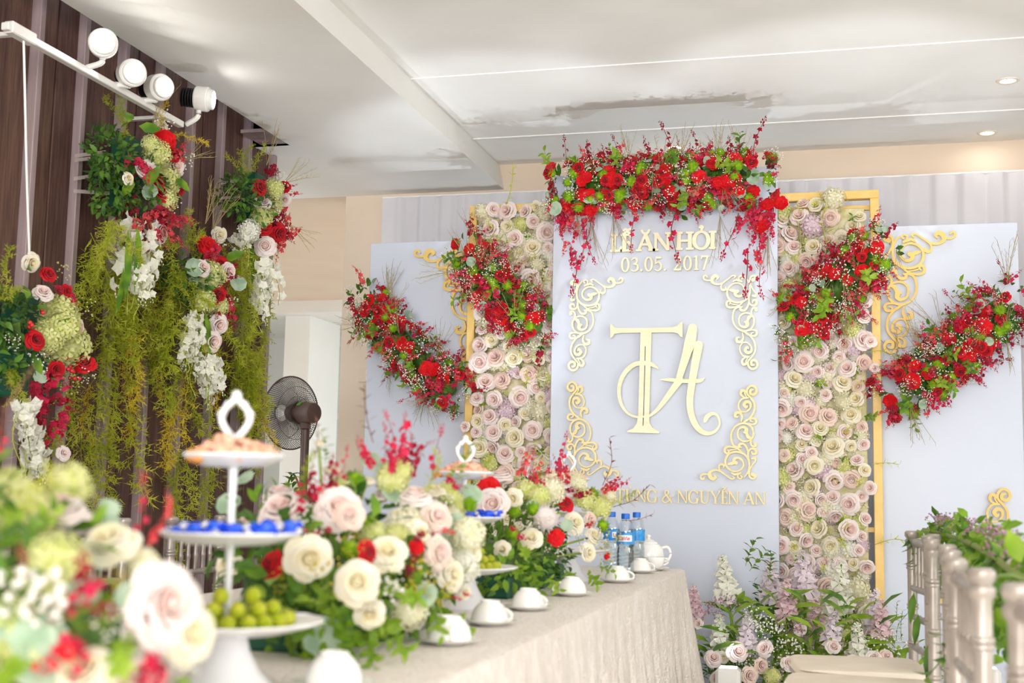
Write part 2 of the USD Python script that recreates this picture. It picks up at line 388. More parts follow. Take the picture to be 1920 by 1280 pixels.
def make_carnation(seed):
    rs = np.random.RandomState(seed); parts = []
    for k, (r, z) in enumerate(((0.5, 0.10), (0.45, 0.20), (0.36, 0.28), (0.24, 0.35), (0.12, 0.40))):
        n = 20; th = np.arange(n) * 2 * np.pi / n + rs.rand()
        rr = r * (1 + 0.14 * rs.uniform(-1, 1, n)); zz = z + 0.07 * rs.uniform(-1, 1, n)
        mid = np.stack([0.55 * rr * np.cos(th), 0.55 * rr * np.sin(th), np.full(n, z - 0.03)], 1)
        rim = np.stack([rr * np.cos(th), rr * np.sin(th), zz], 1)
        v = np.vstack([mid, rim, [[0, 0, z - 0.10]]]); j = np.arange(n); jn = (j + 1) % n
        parts.append((v, np.vstack([np.stack([j, n + j, n + jn], 1), np.stack([j, n + jn, jn], 1), np.stack([np.full(n, 2 * n), j, jn], 1)])))
    return cat_mesh(parts)


CARN = [make_carnation(s) for s in range(3)]


def make_blade(L, W, bend=0.2, fold=0.15):
    """A leaf along +x from the origin, up is +z."""
    v = np.array([(0, 0, 0), (0.3 * L, 0.42 * W, fold * W), (0.3 * L, -0.42 * W, fold * W), (0.32 * L, 0, 0.05 * L), (0.65 * L, 0.38 * W, fold * W - bend * L * .35), (0.65 * L, -0.38 * W, fold * W - bend * L * .35), (0.65 * L, 0, -bend * L * .3), (L, 0, -bend * L)])
    f = np.array([(0, 3, 1), (0, 2, 3), (1, 3, 6), (1, 6, 4), (3, 2, 5), (3, 5, 6), (4, 6, 7), (6, 5, 7)])
    return v, f


def make_round_leaf(n=9):
    th = np.arange(n) * 2 * np.pi / n
    v = np.vstack([np.stack([0.5 + 0.5 * np.cos(th), 0.46 * np.sin(th), 0.06 * np.cos(2 * th)], 1), [[0.5, 0, -0.05]]])
    j = np.arange(n)
    return v, np.stack([np.full(n, n), j, (j + 1) % n], 1)


RLEAF = make_round_leaf()


def leaf_at(mesh, pos, along, up, size):
    x = nrm(along); z = np.asarray(up, float) - x * np.dot(up, x); z = nrm(z); y = np.cross(z, x)
    return (np.asarray(mesh[0]) * size) @ np.stack([x, y, z]) + np.asarray(pos), mesh[1]


def make_orchid(seed, wide=1.0):
    rs = np.random.RandomState(seed); parts = []
    for i in range(5):
        a = i * 2 * np.pi / 5 + rs.uniform(-.1, .1); L = 0.5 * rs.uniform(.85, 1.05); w = (0.15 if i % 2 else 0.19) * wide
        c, s = math.cos(a), math.sin(a)
        v = np.array([(0, 0, 0), (0.5 * L, w, 0.05), (0.5 * L, -w, 0.05), (0.55 * L, 0, 0.0), (L, 0, -0.06)])
        v = np.stack([v[:, 0] * c - v[:, 1] * s, v[:, 0] * s + v[:, 1] * c, v[:, 2]], 1)
        parts.append((v, np.array([(0, 3, 1), (0, 2, 3), (1, 3, 4), (3, 2, 4)])))
    parts.append((np.array([(0, 0, 0.02), (0.09, -0.12, 0.1), (-0.09, -0.12, 0.1), (0, -0.2, 0.08)]), np.array([(0, 2, 1), (1, 2, 3)])))
    return cat_mesh(parts)


ORCH = [make_orchid(s) for s in range(3)]; ORCHW = [make_orchid(s + 9, 1.2) for s in range(3)]
OCTA = (np.array([(1, 0, 0), (-1, 0, 0), (0, 1, 0), (0, -1, 0), (0, 0, 1), (0, 0, -1)], float), np.array([(0, 2, 4), (2, 1, 4), (1, 3, 4), (3, 0, 4), (2, 0, 5), (1, 2, 5), (3, 1, 5), (0, 3, 5)]))
ICO1 = tm(trimesh.creation.icosphere(1)); ICO2 = tm(trimesh.creation.icosphere(2))


def make_florets(seed, n, rad=0.5, dome=0.15, fs=0.25):
    """A hydrangea head: four-petalled florets over a dome."""
    rs = np.random.RandomState(seed); parts = []
    v = ICO1[0] * [rad * .86, rad * .86, rad * .7] + [0, 0, dome]; parts.append((v, ICO1[1]))
    base = np.array([(0, 0, 0), (.5, .26, .1), (.62, 0, .02), (.5, -.26, .1)])
    for i in range(n):
        z = 1 - (i + .5) / n * 1.45; r = math.sqrt(max(0, 1 - z * z)); a = i * 2.39996
        d = np.array([r * math.cos(a), r * math.sin(a), z])
        fl = []
        for k in range(4):
            c, s = math.cos(k * np.pi / 2), math.sin(k * np.pi / 2)
            fl.append((np.stack([base[:, 0] * c - base[:, 1] * s, base[:, 0] * s + base[:, 1] * c, base[:, 2]], 1), np.array([(0, 1, 2), (0, 2, 3)])))
        parts.append(put(cat_mesh(fl), d * rad * rs.uniform(.92, 1.06) * [1, 1, .85] + [0, 0, dome], d + rs.normal(size=3) * .25, fs, rs.rand() * 6))
    return cat_mesh(parts)


HYD = [make_florets(s, 46) for s in range(2)]
HYD_LO = [make_florets(s, 30, fs=0.30) for s in range(2)]


def make_trick(seed, n=70):
    rs = np.random.RandomState(seed); parts = [(ICO1[0] * .34, ICO1[1])]
    for i in range(n):
        d = rdir(rs); d[2] = abs(d[2]) * 1.0 - .25; d = nrm(d)
        tip = d * rs.uniform(.42, .56); a = basis(d, rs.rand() * 6); b = d * .2
        w = .09
        parts.append((np.array([b + a[:, 0] * w, b - a[:, 0] * w * .5 + a[:, 1] * w * .8, b - a[:, 0] * w * .5 - a[:, 1] * w * .8, tip]), np.array([(0, 1, 3), (1, 2, 3), (2, 0, 3)])))
    return cat_mesh(parts)


TRICK = [make_trick(s) for s in range(3)]


def make_gyp(seed, n=26, spread=0.5, r=0.045):
    rs = np.random.RandomState(seed); beads, stems = [], []
    for i in range(n):
        d = nrm(rs.normal(size=3) * [1, 1, .6] + [0, 0, .9]); p = d * spread * rs.uniform(.6, 1.1)
        beads.append((OCTA[0] * r * rs.uniform(.7, 1.2) + p, OCTA[1]))
        if i % 2 == 0: stems.append(tube([(0, 0, 0), p * .5 + [0, 0, .03], p], 0.006, 3))
    return cat_mesh(beads), cat_mesh(stems)


GYP = [make_gyp(s) for s in range(4)]


def make_spray(seed, L=1.0, n=11, fl=0.26, droop=0.15, buds=5, F=None):
    """Orchid spray along +z. Returns (flowers, stem)."""
    rs = np.random.RandomState(seed)
    pts = smooth_curve([(0, 0, 0), (rs.uniform(-.05, .05), 0, .35 * L), (droop * .4, rs.uniform(-.06, .06), .7 * L), (droop, 0, L)], 5)
    fls = []
    for i in range(n):
        t = 0.08 + 0.66 * i / n; p = pts[int(t * (len(pts) - 1))]
        a = i * 2.4 + rs.rand(); d = nrm((math.cos(a), math.sin(a), .35))
        fls.append(put((F or ORCH)[i % 3], p + d * fl * .38, d + rs.normal(size=3) * .3, fl * (1.05 - .45 * t), rs.rand() * 6))
    for i in range(buds):
        t = 0.78 + 0.2 * i / max(buds - 1, 1); p = pts[int(t * (len(pts) - 1))]; a = i * 2.4
        d = np.array((math.cos(a), math.sin(a), .3)) * .04
        fls.append((OCTA[0] * [.022, .022, .034] * (1.1 - .5 * (i / buds)) + p + d, OCTA[1]))
    return cat_mesh(fls), tube(pts, np.linspace(.011, .005, len(pts)), 4)


SPRAY = [make_spray(s, droop=dr) for s, dr in ((0, .1), (1, .22), (2, .3), (3, .05))]
SPRAY_THIN = [make_spray(s + 20, n=5, fl=.18, buds=9, droop=.15) for s in range(3)]
WSPRAY = [make_spray(s + 40, n=9, fl=.36, buds=6, droop=.1, F=ORCHW) for s in range(3)]


def make_sprig(seed, n=11, L=1.0, lw=0.56, ll=0.36):
    rs = np.random.RandomState(seed)
    pts = smooth_curve([(0, 0, 0), (rs.uniform(-.1, .1), .04, .5 * L), (rs.uniform(-.2, .2), 0, L)], 4)
    parts = [tube(pts, .010, 3)]
    for i in range(n):
        t = .15 + .85 * i / (n - 1); p = pts[int(t * (len(pts) - 1))]; a = i * 2.4
        d = nrm((math.cos(a), math.sin(a), .6)); parts.append(leaf_at(make_blade(1, lw), p, d, (0, 0, 1), ll * rs.uniform(.8, 1.1)))
    return cat_mesh(parts)


SPRIG = [make_sprig(s) for s in range(3)]
SPRIG_THIN = [make_sprig(s + 5, 12, 1.0, .22, .22) for s in range(3)]


def make_dry(seed):
    """A wisp of fine dry grass."""
    rs = np.random.RandomState(seed); parts = []
    for i in range(7):
        a = rs.uniform(-.28, .28); b = rs.uniform(-.28, .28); L = rs.uniform(.6, 1.0)
        pts = smooth_curve([(0, 0, 0), (a * .4, b * .4, .5 * L), (a, b, L)], 3); parts.append(tube(pts, .0045, 3))
        for k in range(5):
            p = pts[-1 - k % 5]; e = p + np.array([rs.uniform(-.06, .06), rs.uniform(-.06, .06), .07]); parts.append(tube([p, e], .003, 3))
    return cat_mesh(parts)


DRY = [make_dry(s) for s in range(3)]


def make_frond(seed, L=1.0, n=40, nl=0.15, w=0.5):
    """A feathery asparagus fern frond along +z: side twigs with needles."""
    rs = np.random.RandomState(seed)
    pts = smooth_curve([(0, 0, 0), (rs.uniform(-.06, .06), rs.uniform(-.06, .06), .35 * L), (rs.uniform(-.1, .1), rs.uniform(-.1, .1), .7 * L), (rs.uniform(-.14, .14), rs.uniform(-.14, .14), L)], 8)
    stem = [tube(pts, np.linspace(.006, .003, len(pts)), 3)]; vs, fs = [], []; k = 0
    for i in range(n):
        t = .06 + .94 * i / n; p = pts[min(int(t * (len(pts) - 1)), len(pts) - 1)]
        a = rs.rand() * 6.28; tl = rs.uniform(.10, .24) * (1.1 - .6 * t)
        d = nrm((math.cos(a), math.sin(a), .7)); e = p + d * tl; 
        for j in range(9):
            q = p + (e - p) * (j + 1) / 9; dd = nrm(d * .7 + rs.normal(size=3) * .7); s = nrm(np.cross(dd, rs.normal(size=3))) * .0075
            vs += [q - s, q + s, q + dd * nl * rs.uniform(.35, .6)]; fs.append((k, k + 1, k + 2)); k += 3
    return cat_mesh([(np.array(vs), np.array(fs))] + stem)


FROND = [make_frond(s) for s in range(4)]


def make_stock(seed, n=28):
    """A stock flower spike along +z, height 1."""
    rs = np.random.RandomState(seed); parts = []
    for i in range(n):
        t = i / n; z = .60 + .40 * t; a = i * 2.4; R = .075 * (1.05 - .75 * t ** 2.2)
        d = nrm((math.cos(a), math.sin(a), .5 + t)); s = .17 * (1.05 - .7 * t)
        fl = []
        for k in range(4):
            c, q = math.cos(k * np.pi / 2), math.sin(k * np.pi / 2); b = np.array([(0, 0, 0), (.5, .32, .14), (.6, 0, .0), (.5, -.32, .12)])
            fl.append((np.stack([b[:, 0] * c - b[:, 1] * q, b[:, 0] * q + b[:, 1] * c, b[:, 2]], 1), np.array([(0, 1, 2), (0, 2, 3)])))
        parts.append(put(cat_mesh(fl), np.array([d[0] * R, d[1] * R, z]), d + rs.normal(size=3) * .2, s, rs.rand() * 6))
    stem = [tube([(0, 0, 0), (0.01, 0, .5), (0, 0, .97)], [.016, .014, .008], 5)]
    for i in range(6):
        a = i * 2.4; stem.append(leaf_at(make_blade(1, .22, .3), (0, 0, .14 + .08 * i), (math.cos(a), math.sin(a), .8), (0, 0, 1), .26))
    return cat_mesh(parts), cat_mesh(stem)


STOCK = [make_stock(s) for s in range(3)]


def foliage(rs, n, centre, radii, lmin, lmax, w=0.5, inner=0.55):
    """Loose leaves turned outwards through an ellipsoid, one joined mesh."""
    parts = []; L = [make_blade(1, w, b, .15) for b in (.05, .2, .35)]
    for i in range(n):
        d = rdir(rs); p = np.asarray(centre) + d * np.asarray(radii) * rs.uniform(inner, 1.0)
        al = nrm(d + rs.normal(size=3) * .6); parts.append(leaf_at(L[i % 3], p, al, d + np.array([0, 0, .6]) + rs.normal(size=3) * .3, rs.uniform(lmin, lmax)))
    return cat_mesh(parts)


class Arr:
    """A flower arrangement: a thing with its flowers as parts, all points given in world space."""
    def __init__(s, name, label, cat, base, group=None):
        s.b = np.asarray(base, float); s.p = thing(name, label, cat, s.b, group=group)

    def add(s, name, mesh, m, parent=None, **k):
        return obj(name, mesh, m, parent or s.p, off=s.b, **k)

    def rose(s, pos, d, size, kind, lod=1, rs=RS, spin=None):
        P = (ROSE_LO, ROSE_MD, ROSE_HI)[lod][rs.randint(3)]; sp = rs.rand() * 6 if spin is None else spin
        m, h, lab = {'blush': ('blush', 'blushheart', 'pale blush pink rose'), 'cream': ('cream', 'creamheart', 'cream white rose'), 'peach': ('peach', 'blushheart', 'peach pink rose'), 'red': ('red', 'redheart', 'deep red rose')}[kind]
        pos = np.asarray(pos) - nrm(d) * size * .2
        r = s.add('rose', put(P[0], pos, d, size, sp), m, label=lab)
        s.add('rose_heart', put(P[1], pos, d, size, sp), h, r)

    def spray(s, pos, d, L, m='crim', P=SPRAY, rs=RS, stem='twig', name='orchid_spray'):
        k = P[rs.randint(len(P))]; sp = rs.rand() * 6
        r = s.add(name, put(k[0], pos, d, L, sp), m, smooth=False); s.add('stem', put(k[1], pos, d, L, sp), stem, r)

    def one(s, name, meshes, pos, d, size, m, rs=RS, **k):
        s.add(name, put(meshes[rs.randint(len(meshes))], pos, d, size, rs.rand() * 6), m, **k)

    def gyp(s, pos, d, size, rs=RS):
        g = GYP[rs.randint(4)]; sp = rs.rand() * 6
        r = s.add('baby_breath', put(g[0], pos, d, size, sp), 'gyp', kind='stuff'); s.add('stem', put(g[1], pos, d, size, sp), 'stem', r)

    def rleaf(s, pos, d, size, rs=RS, m='euca'):
        s.add('eucalyptus_leaf', leaf_at(RLEAF, pos, np.cross(d, rdir(rs)), d, size), m)


# ------------------------------------------------------------------ the room
Z2, Z2N, Z1 = 3.08, 3.085, 2.92
YW = 7.4
S = dict(kind='structure')
obj('floor', bx(-7.2, 3.2, -7.2, 14.2, -0.1, 0), 'floor', smooth=False, **S)
obj('ceiling', bx(-2.085, 3.2, 5.72, YW, Z2, Z2 + .3), 'ceiling', smooth=False, **S)
obj('ceiling', bx(-2.085, 3.2, 2.55, 5.72, Z2N, Z2N + .265), 'ceiling', smooth=False, **S)
obj('ceiling', bx(-2.085, 3.2, -7.2, 2.55, Z2, Z2 + .3), 'ceiling', smooth=False, **S)
# the lower soffit on the left, with a sloping side towards the higher ceiling
sv = np.array([(-2.93, Z1), (-2.03, Z1), (-2.085, Z2N + .1), (-2.93, Z2N + .1)])
def prism_y(poly, y0, y1):
    n = len(poly); v = np.array([(x, y0, z) for x, z in poly] + [(x, y1, z) for x, z in poly])
    j = np.arange(n); jn = (j + 1) % n
    f = [(0, k + 1, k) for k in range(1, n - 1)] + [(n, n + k, n + k + 1) for k in range(1, n - 1)]
    f = np.array(f); q = np.stack([j, jn, n + jn, n + j], 1)
    return v, np.vstack([f, q[:, [0, 1, 2]], q[:, [0, 2, 3]]])
obj('ceiling', prism_y(sv, -7.2, 6.17), 'ceiling', smooth=False, **S)
obj('ceiling', prism_y(np.array([(-7.2, Z1), (-2.03, Z1), (-2.085, Z2N + .1), (-7.2, Z2N + .1)]), 6.17, YW), 'ceiling', smooth=False, **S)
obj('ceiling', bx(-7.2, -2.9, YW, 11.6, Z1, Z1 + .3), 'beige', smooth=False, **S)
obj('ceiling', bx(-7.2, -2.9, 11.6, 14.2, Z1 - .12, Z1 + .2), 'ceiling', smooth=False, **S)
obj('trim_1', bx(-2.06, 3.0, 6.795, 6.808, Z2 - .006, Z2 + .01), 'plastic', smooth=False, **S)
obj('wall_back', bx(-3.085, 3.2, YW, YW + .22, 0, Z2 + .3), 'beige', smooth=False, **S)
for a in ((-7.2, .85, 0, Z2N + .2), (3.95, YW, 0, Z2N + .2), (.85, 3.95, 0, .58), (.85, 3.95, 2.52, Z2N + .2)):
    obj('wall_right', bx(3.0, 3.2, *a), 'white', smooth=False, **S)
w2 = thing('window_2', loc=(3.02, 2.4, 1.55), kind='structure')
for y in (-1.53, -.5, .5, 1.53): obj('window_frame', bx(-.03, .03, y - .025, y + .025, -.97, .97), 'white', w2, smooth=False)
for z in (-.95, .95): obj('window_frame', bx(-.03, .03, -1.55, 1.55, z - .025, z + .025), 'white', w2, smooth=False)
obj('wall_left', bx(-3.4, -3.16, -7.2, 6.42, 0, 3.6), 'slot', smooth=False, **S)
LW = '/World/wall_left'
# dark planks between pale fins
FY = [6.38 - .308 * k for k in range(34)]
for k, y in enumerate(FY):
    top = 2.919 if y > 6.17 else 3.58
    obj('fin', bx(-3.16, -3.095, y - .017, y + .017, 0, top, .003), 'fin', LW, smooth=False)
    if k + 1 < len(FY):
        t2 = 3.58 if y < 6.4 and FY[k + 1] < 6.17 - .3 else (2.919 if k == 0 else 3.58)
        for h in (0, 1):
            y1 = y - .017 - h * .137
            obj('plank', bx(-3.16, -3.13 - .006 * ((k + h) % 2), y1 - .136, y1 - .001, 0, min(t2, 3.58), .003), ('wood', 'wood2')[(k * 3 + h) % 2], LW, smooth=False)
obj('trim_2', bx(-3.16, -2.93, 6.17, 6.20, Z1, 3.5), 'fin', smooth=False, **S)
obj('trim_4', bx(-3.09, -2.93, 5.93, 6.17, 2.922, 2.94), 'fin', smooth=False, **S)
obj('trim_3', bx(-3.42, -2.9, -7.2, 6.2, 3.58, 3.62), 'slot', smooth=False, **S)
# corridor on the far left
obj('wall_far', bx(-7.2, -2.9, 13.6, 13.8, 0, Z1), 'white', smooth=False, **S)
obj('wall_side', bx(-7.2, -7.0, 6.2, 14.2, 0, Z1), 'white', smooth=False, **S)
c0, c1 = at(531, 700, 11.8), at(578, 700, 11.8)
obj('wall_pier', bx(c0[0], c1[0], 11.8, 12.6, 0, Z1 - .12, .004), 'white', smooth=False, **S)
d0, d1 = at(617, 700, 13.0), at(660, 700, 13.0)
obj('wall_end', bx(c1[0] - .3, d0[0] - .02, 13.0, 13.2, 0, Z1 - .12), 'white', smooth=False, **S)
dr = thing('door_1', loc=(d0[0], 13.0, 0), kind='structure')
obj('door_panel', bx(0, .9, .02, .06, 0, 2.62), 'doorglass', dr, smooth=False)
for a in ((0, .05), (.85, .9)):
    obj('door_frame', bx(a[0], a[1], -.02, .08, 0, 2.66), 'white', dr, smooth=False)
obj('door_rail', bx(.05, .85, -.03, .05, at(625, 781, 13.0)[2] - .035, at(625, 781, 13.0)[2] + .035, .008), 'plastic', dr, smooth=False)
obj('door_rail', bx(.05, .85, -.03, .05, 0.05, .22, .008), 'plastic', dr, smooth=False)
# glazed front of the hall behind the viewer, which lets the daylight in
obj('wall_front', bx(-3.4, 3.2, -7.2, -7.05, 0, .22), 'beige', smooth=False, **S)
obj('wall_front', bx(-3.4, 3.2, -7.2, -7.05, 2.8, 3.4), 'beige', smooth=False, **S)
wn = thing('window_1', loc=(0, -7.12, 0), kind='structure')
for x in (-3.1, -1.55, 0, 1.55, 2.98):
    obj('window_frame', bx(x - .03, x + .03, -.04, .04, .22, 2.8), 'black', wn, smooth=False)

# recessed downlights
DL = ['recessed ceiling downlight glowing near the right edge, the one nearer the viewer', 'recessed ceiling downlight at the right close to the back wall', 'recessed ceiling downlight half hidden behind the red flower garland', None, None, None, None, None, None, 'small recessed downlight in the far corridor ceiling beside the dark slat wall', None]
for i, (x, y, z) in enumerate(DOWNLIGHTS):
    t = thing('downlight', DL[i] or 'recessed ceiling downlight outside the view', 'downlight', (x, y, z), group=None if DL[i] else 'downlights further along the ceiling')
    obj('trim_ring', lathe([(.036, .01), (.038, -.004), (.052, -.005), (.055, 0.0), (.055, .01)], 28), 'trim', t, smooth=40)
    obj('lamp', (lathe([(.001, -.003), (.037, -.003)], 24)[0], lathe([(.001, 0), (.037, 0)], 24)[1]), 'downglow', t, smooth=False)

# ------------------------------------------------------------------ backdrop
YP, YF, YB, YC = 6.43, 6.54, 6.65, 7.28
# curtain hanging in front of the back wall
def curtain(x0, x1, z0, z1, y, seed):
    rs = np.random.RandomState(seed); n, m = int((x1 - x0) / .012), 14
    xs = np.linspace(x0, x1, n); ph = np.cumsum(rs.uniform(.25, .75, n)); amp = .012 + .012 * meshkit.noise(np.stack([xs * 3, xs * 0, xs * 0], 1), seed)
    zs = np.linspace(z0, z1, m); V = []
    for z in zs:
        k = (z - z0) / (z1 - z0); fine = .5 + .5 * k
        V.append(np.stack([xs, y + amp * np.sin(ph) * fine + .004 * np.sin(ph * 2.3) * k, np.full(n, z)], 1))
    V = np.array(V); i, j = np.meshgrid(np.arange(m - 1), np.arange(n - 1), indexing='ij')
    q = np.stack([i * n + j, i * n + j + 1, (i + 1) * n + j + 1, (i + 1) * n + j], -1).reshape(-1, 4)
    return V.reshape(-1, 3), q
cu = thing('curtain', 'sheer pleated white curtain hanging across the wall behind the backdrop', 'curtain', (0, YC, 0))
cx0, cz = at(716, 370, YC)[0], at(716, 372, YC)[2]
for a, b, sd in ((cx0, -1.72, 1), (-1.725, -.2, 2), (-.205, 1.3, 3), (1.295, 2.4, 4)):
    obj('curtain_panel', curtain(a, b, .03, cz, YC, sd), 'sheer', cu, off=(0, YC, 0))
obj('curtain_rail', tube([(cx0, YC + .02, cz + .008), (2.4, YC + .02, cz + .008)], .008, 8), 'plastic', cu, off=(0, YC, 0))

# outer boards
b0, b1 = at(695, 456, YB), at(1907.8, 415.6, YB)
ZB = b0[2]
obj('backdrop_board', bx(b0[0], -1.95, YB, YB + .04, 0, ZB, .003), 'board', smooth=False, label='left white backdrop board standing beside the beige wall edge', cat='backdrop board')
obj('backdrop_board', bx(.17, b1[0], YB, YB + .04, 0, ZB, .003), 'board', smooth=False, label='right white backdrop board behind the silver chairs', cat='backdrop board')
px0, px1 = at(1033, 700, YP)[0], at(1459, 700, YP)[0]
cen = thing('monogram_backdrop', 'tall white centre panel of the backdrop between the two rose walls', 'backdrop panel', ((px0 + px1) / 2, YP, 0))
obj('panel_sheet', bx(px0, px1, YP, YP + .03, 0, 2.74, .003), 'board', cen, off=((px0 + px1) / 2, YP, 0), smooth=False)
for x in (px0 + .04, px1 - .04):
    obj('side_brace', bx(x - .03, x + .03, YP + .03, YP + .07, 0, 2.7), 'board', cen, off=((px0 + px1) / 2, YP, 0), smooth=False)

# gold frames
fl, fr = at(880.2, 384, YF), at(1647.5, 356.5, YF)
FZ = (fl[2] + fr[2]) / 2
def gold_frame(x0, x1, label):
    c = (x0 + x1) / 2; t = thing('gold_frame', label, 'frame', (c, YF, 0)); w = .044
    for a, b in ((x0, x0 + w), (x1 - w, x1)):
        obj('post', bx(a, b, YF, YF + .05, 0, FZ - w, .003), 'gold', t, off=(c, YF, 0), smooth=False)
    obj('top_bar', bx(x0, x1, YF, YF + .05, FZ - w, FZ, .003), 'gold', t, off=(c, YF, 0), smooth=False)
    for z in (.9, 1.75, 2.56 - .02):
        obj('cross_bar', bx(x0 + w, x1 - w, YF + .045, YF + .075, z - .012, z + .012), 'gold', t, off=(c, YF, 0), smooth=False)
gold_frame(fl[0], px0 + .10, 'gold painted frame around the left rose wall')
gold_frame(px1 - .10, fr[0], 'gold painted frame around the right rose wall')

# ------------------------------------------------------------------ lettering and scrolls (flat cut-outs)
def vstroke(pts, w, smooth=True, n=7):
    p = smooth_curve(pts, n) if smooth else np.array(pts, float)
    w = np.interp(np.linspace(0, 1, len(p)), np.linspace(0, 1, len(w)), w) if np.ndim(w) else np.full(len(p), w)
    cs = [Point(*a).buffer(r / 2, 6) for a, r in zip(p, w)]
    return unary_union([unary_union([a, b]).convex_hull for a, b in zip(cs[:-1], cs[1:])])


def R(x0, y0, x1, y1): return sbox(x0, y0, x1, y1)
def PG(*p): return Polygon(p)
def ring(cx, cy, rx, ry, ix, iy):
    c = Point(0, 0).buffer(1, 24); return affinity.translate(affinity.scale(c, rx, ry), cx, cy).difference(affinity.translate(affinity.scale(c, ix, iy), cx, cy))
def serif(x, y, w=.2, h=.06): return R(x - w / 2 - .08, y, x + w / 2 + .08, y + h)


def glyph(ch):
    T, t = .16, .075
    U = unary_union
    if ch == 'L': return U([R(.1, 0, .1 + T, 1), serif(.18, .94), R(0, 0, .6, .07), PG((.6, 0), (.62, .26), (.57, .26), (.46, .06))]), .62
    if ch in 'EÊỄ':
        g = [R(.1, 0, .1 + T, 1), R(0, 0, .58, .07), R(0, .93, .56, 1), R(.1, .47, .46, .54), PG((.58, 0), (.6, .24), (.55, .24), (.45, .06)), PG((.56, 1), (.58, .78), (.53, .78), (.44, .94)), PG((.44, .40), (.48, .40), (.48, .62), (.44, .62))]
        if ch != 'E': g += [vstroke([(.16, 1.04), (.32, 1.17), (.48, 1.04)], .07, False)]
        if ch == 'Ễ': g += [vstroke([(.14, 1.22), (.25, 1.29), (.38, 1.22), (.5, 1.30)], .07)]
        return U(g), .62
    if ch in 'AĂ':
        g = [PG((.03, .03), (.12, .03), (.48, .92), (.44, 1)), PG((.40, 1), (.52, 1), (.9, .03), (.72, .03), (.39, .88)), R(.22, .32, .72, .385), serif(.09, 0, .1), serif(.81, 0, .16)]
        if ch == 'Ă': g += [vstroke([(.26, 1.18), (.34, 1.04), (.46, 1.0), (.58, 1.04), (.66, 1.18)], .07)]
        return U(g), .92
    if ch == 'N': return U([R(.1, 0, .18, 1), R(.78, 0, .86, 1), PG((.04, 1), (.24, 1), (.86, .0), (.76, 0)), serif(.14, 0, .1), serif(.82, .94, .1)]), .96
    if ch == 'H': return U([R(.1, 0, .1 + T, 1), R(.70, 0, .70 + T, 1), R(.1, .47, .8, .54), serif(.18, 0), serif(.78, 0), serif(.18, .94), serif(.78, .94)]), .96
    if ch in 'OỎ':
        g = [ring(.47, .5, .47, .53, .31, .46)]
        if ch == 'Ỏ': g += [vstroke([(.40, 1.26), (.47, 1.32), (.55, 1.26), (.50, 1.17), (.48, 1.06)], .075)]
        return U(g), .94
    if ch == 'I': return U([R(.1, 0, .1 + T, 1), serif(.18, 0), serif(.18, .94)]), .36
    if ch == 'T': return U([R(.36, 0, .36 + T * .9, 1), R(.02, .93, .86, 1), PG((.02, 1), (.0, .76), (.05, .76), (.16, .94)), PG((.86, 1), (.88, .76), (.83, .76), (.72, .94)), serif(.43, 0)]), .88
    if ch in 'UÙ':
        g = [vstroke([(.18, .95), (.18, .42), (.24, .14), (.46, .03), (.68, .14), (.74, .42), (.74, .95)], [.15, .15, .12, .08, .075, .075]), serif(.18, .94), serif(.74, .94, .1)]
        if ch == 'Ù': g += [PG((.34, 1.28), (.45, 1.28), (.56, 1.06), (.50, 1.06))]
        return U(g), .92
    if ch == 'G': return U([ring(.47, .5, .47, .53, .32, .46).difference(R(.6, .34, 1.1, .78)), R(.70, .0, .84, .42), R(.58, .37, .92, .43), PG((.78, .98), (.84, .98), (.86, .7), (.80, .7))]), .96
    if ch == 'Y': return U([PG((.02, 1), (.2, 1), (.5, .46), (.42, .40)), PG((.78, 1), (.87, 1), (.52, .44), (.44, .44)), R(.37, 0, .37 + T * .9, .47), serif(.44, 0), serif(.11, .94), serif(.82, .94, .1)]), .88
    if ch == '&': return U([vstroke([(.86, .04), (.5, .48), (.3, .74), (.34, .92), (.48, .97), (.6, .84), (.5, .64), (.22, .46), (.08, .24), (.2, .05), (.44, .03), (.66, .2), (.8, .46)], [.12, .13, .1, .08, .08, .09, .09, .1, .12, .1, .08, .07, .06]), R(.68, .44, .94, .5)]), .98
    if ch == '0': return ring(.33, .5, .33, .52, .19, .44), .68
    if ch == '1': return U([R(.17, 0, .31, 1), PG((.02, .86), (.18, 1), (.3, 1), (.3, .94), (.17, .9)), serif(.24, 0)]), .5
    if ch == '2': return U([vstroke([(.08, .76), (.16, .94), (.34, .98), (.52, .82), (.46, .56), (.1, .08)], [.08, .07, .09, .14, .1, .06]), R(.03, 0, .58, .12), PG((.5, 0), (.62, .24), (.57, .26), (.45, .08))]), .66
    if ch == '3': return U([vstroke([(.08, .84), (.26, .97), (.46, .86), (.44, .64), (.22, .53)], [.07, .07, .13, .1, .06]), vstroke([(.22, .53), (.5, .46), (.54, .2), (.3, .03), (.06, .1)], [.06, .1, .14, .08, .07])]), .64
    if ch == '5': return U([R(.1, .88, .54, 1), PG((.1, 1), (.17, 1), (.14, .5), (.07, .5)), vstroke([(.1, .53), (.32, .62), (.52, .46), (.5, .18), (.28, .02), (.06, .1)], [.06, .09, .13, .13, .08, .07])]), .64
    if ch == '7': return U([R(.02, .88, .58, 1), PG((.46, 1), (.58, 1), (.28, 0), (.14, 0)), PG((.02, 1), (.0, .76), (.05, .76), (.1, .9))]), .6
    if ch == '.': return Point(.1, .07).buffer(.075), .24
    return None, .34


def word_shape(text, gap=.06):
    x, out = 0, []
    for ch in text:
        g, w = glyph(ch)
        if g is not None: out.append((ch, affinity.translate(g, x, 0), x))
        x += w + gap
    return out, x - gap


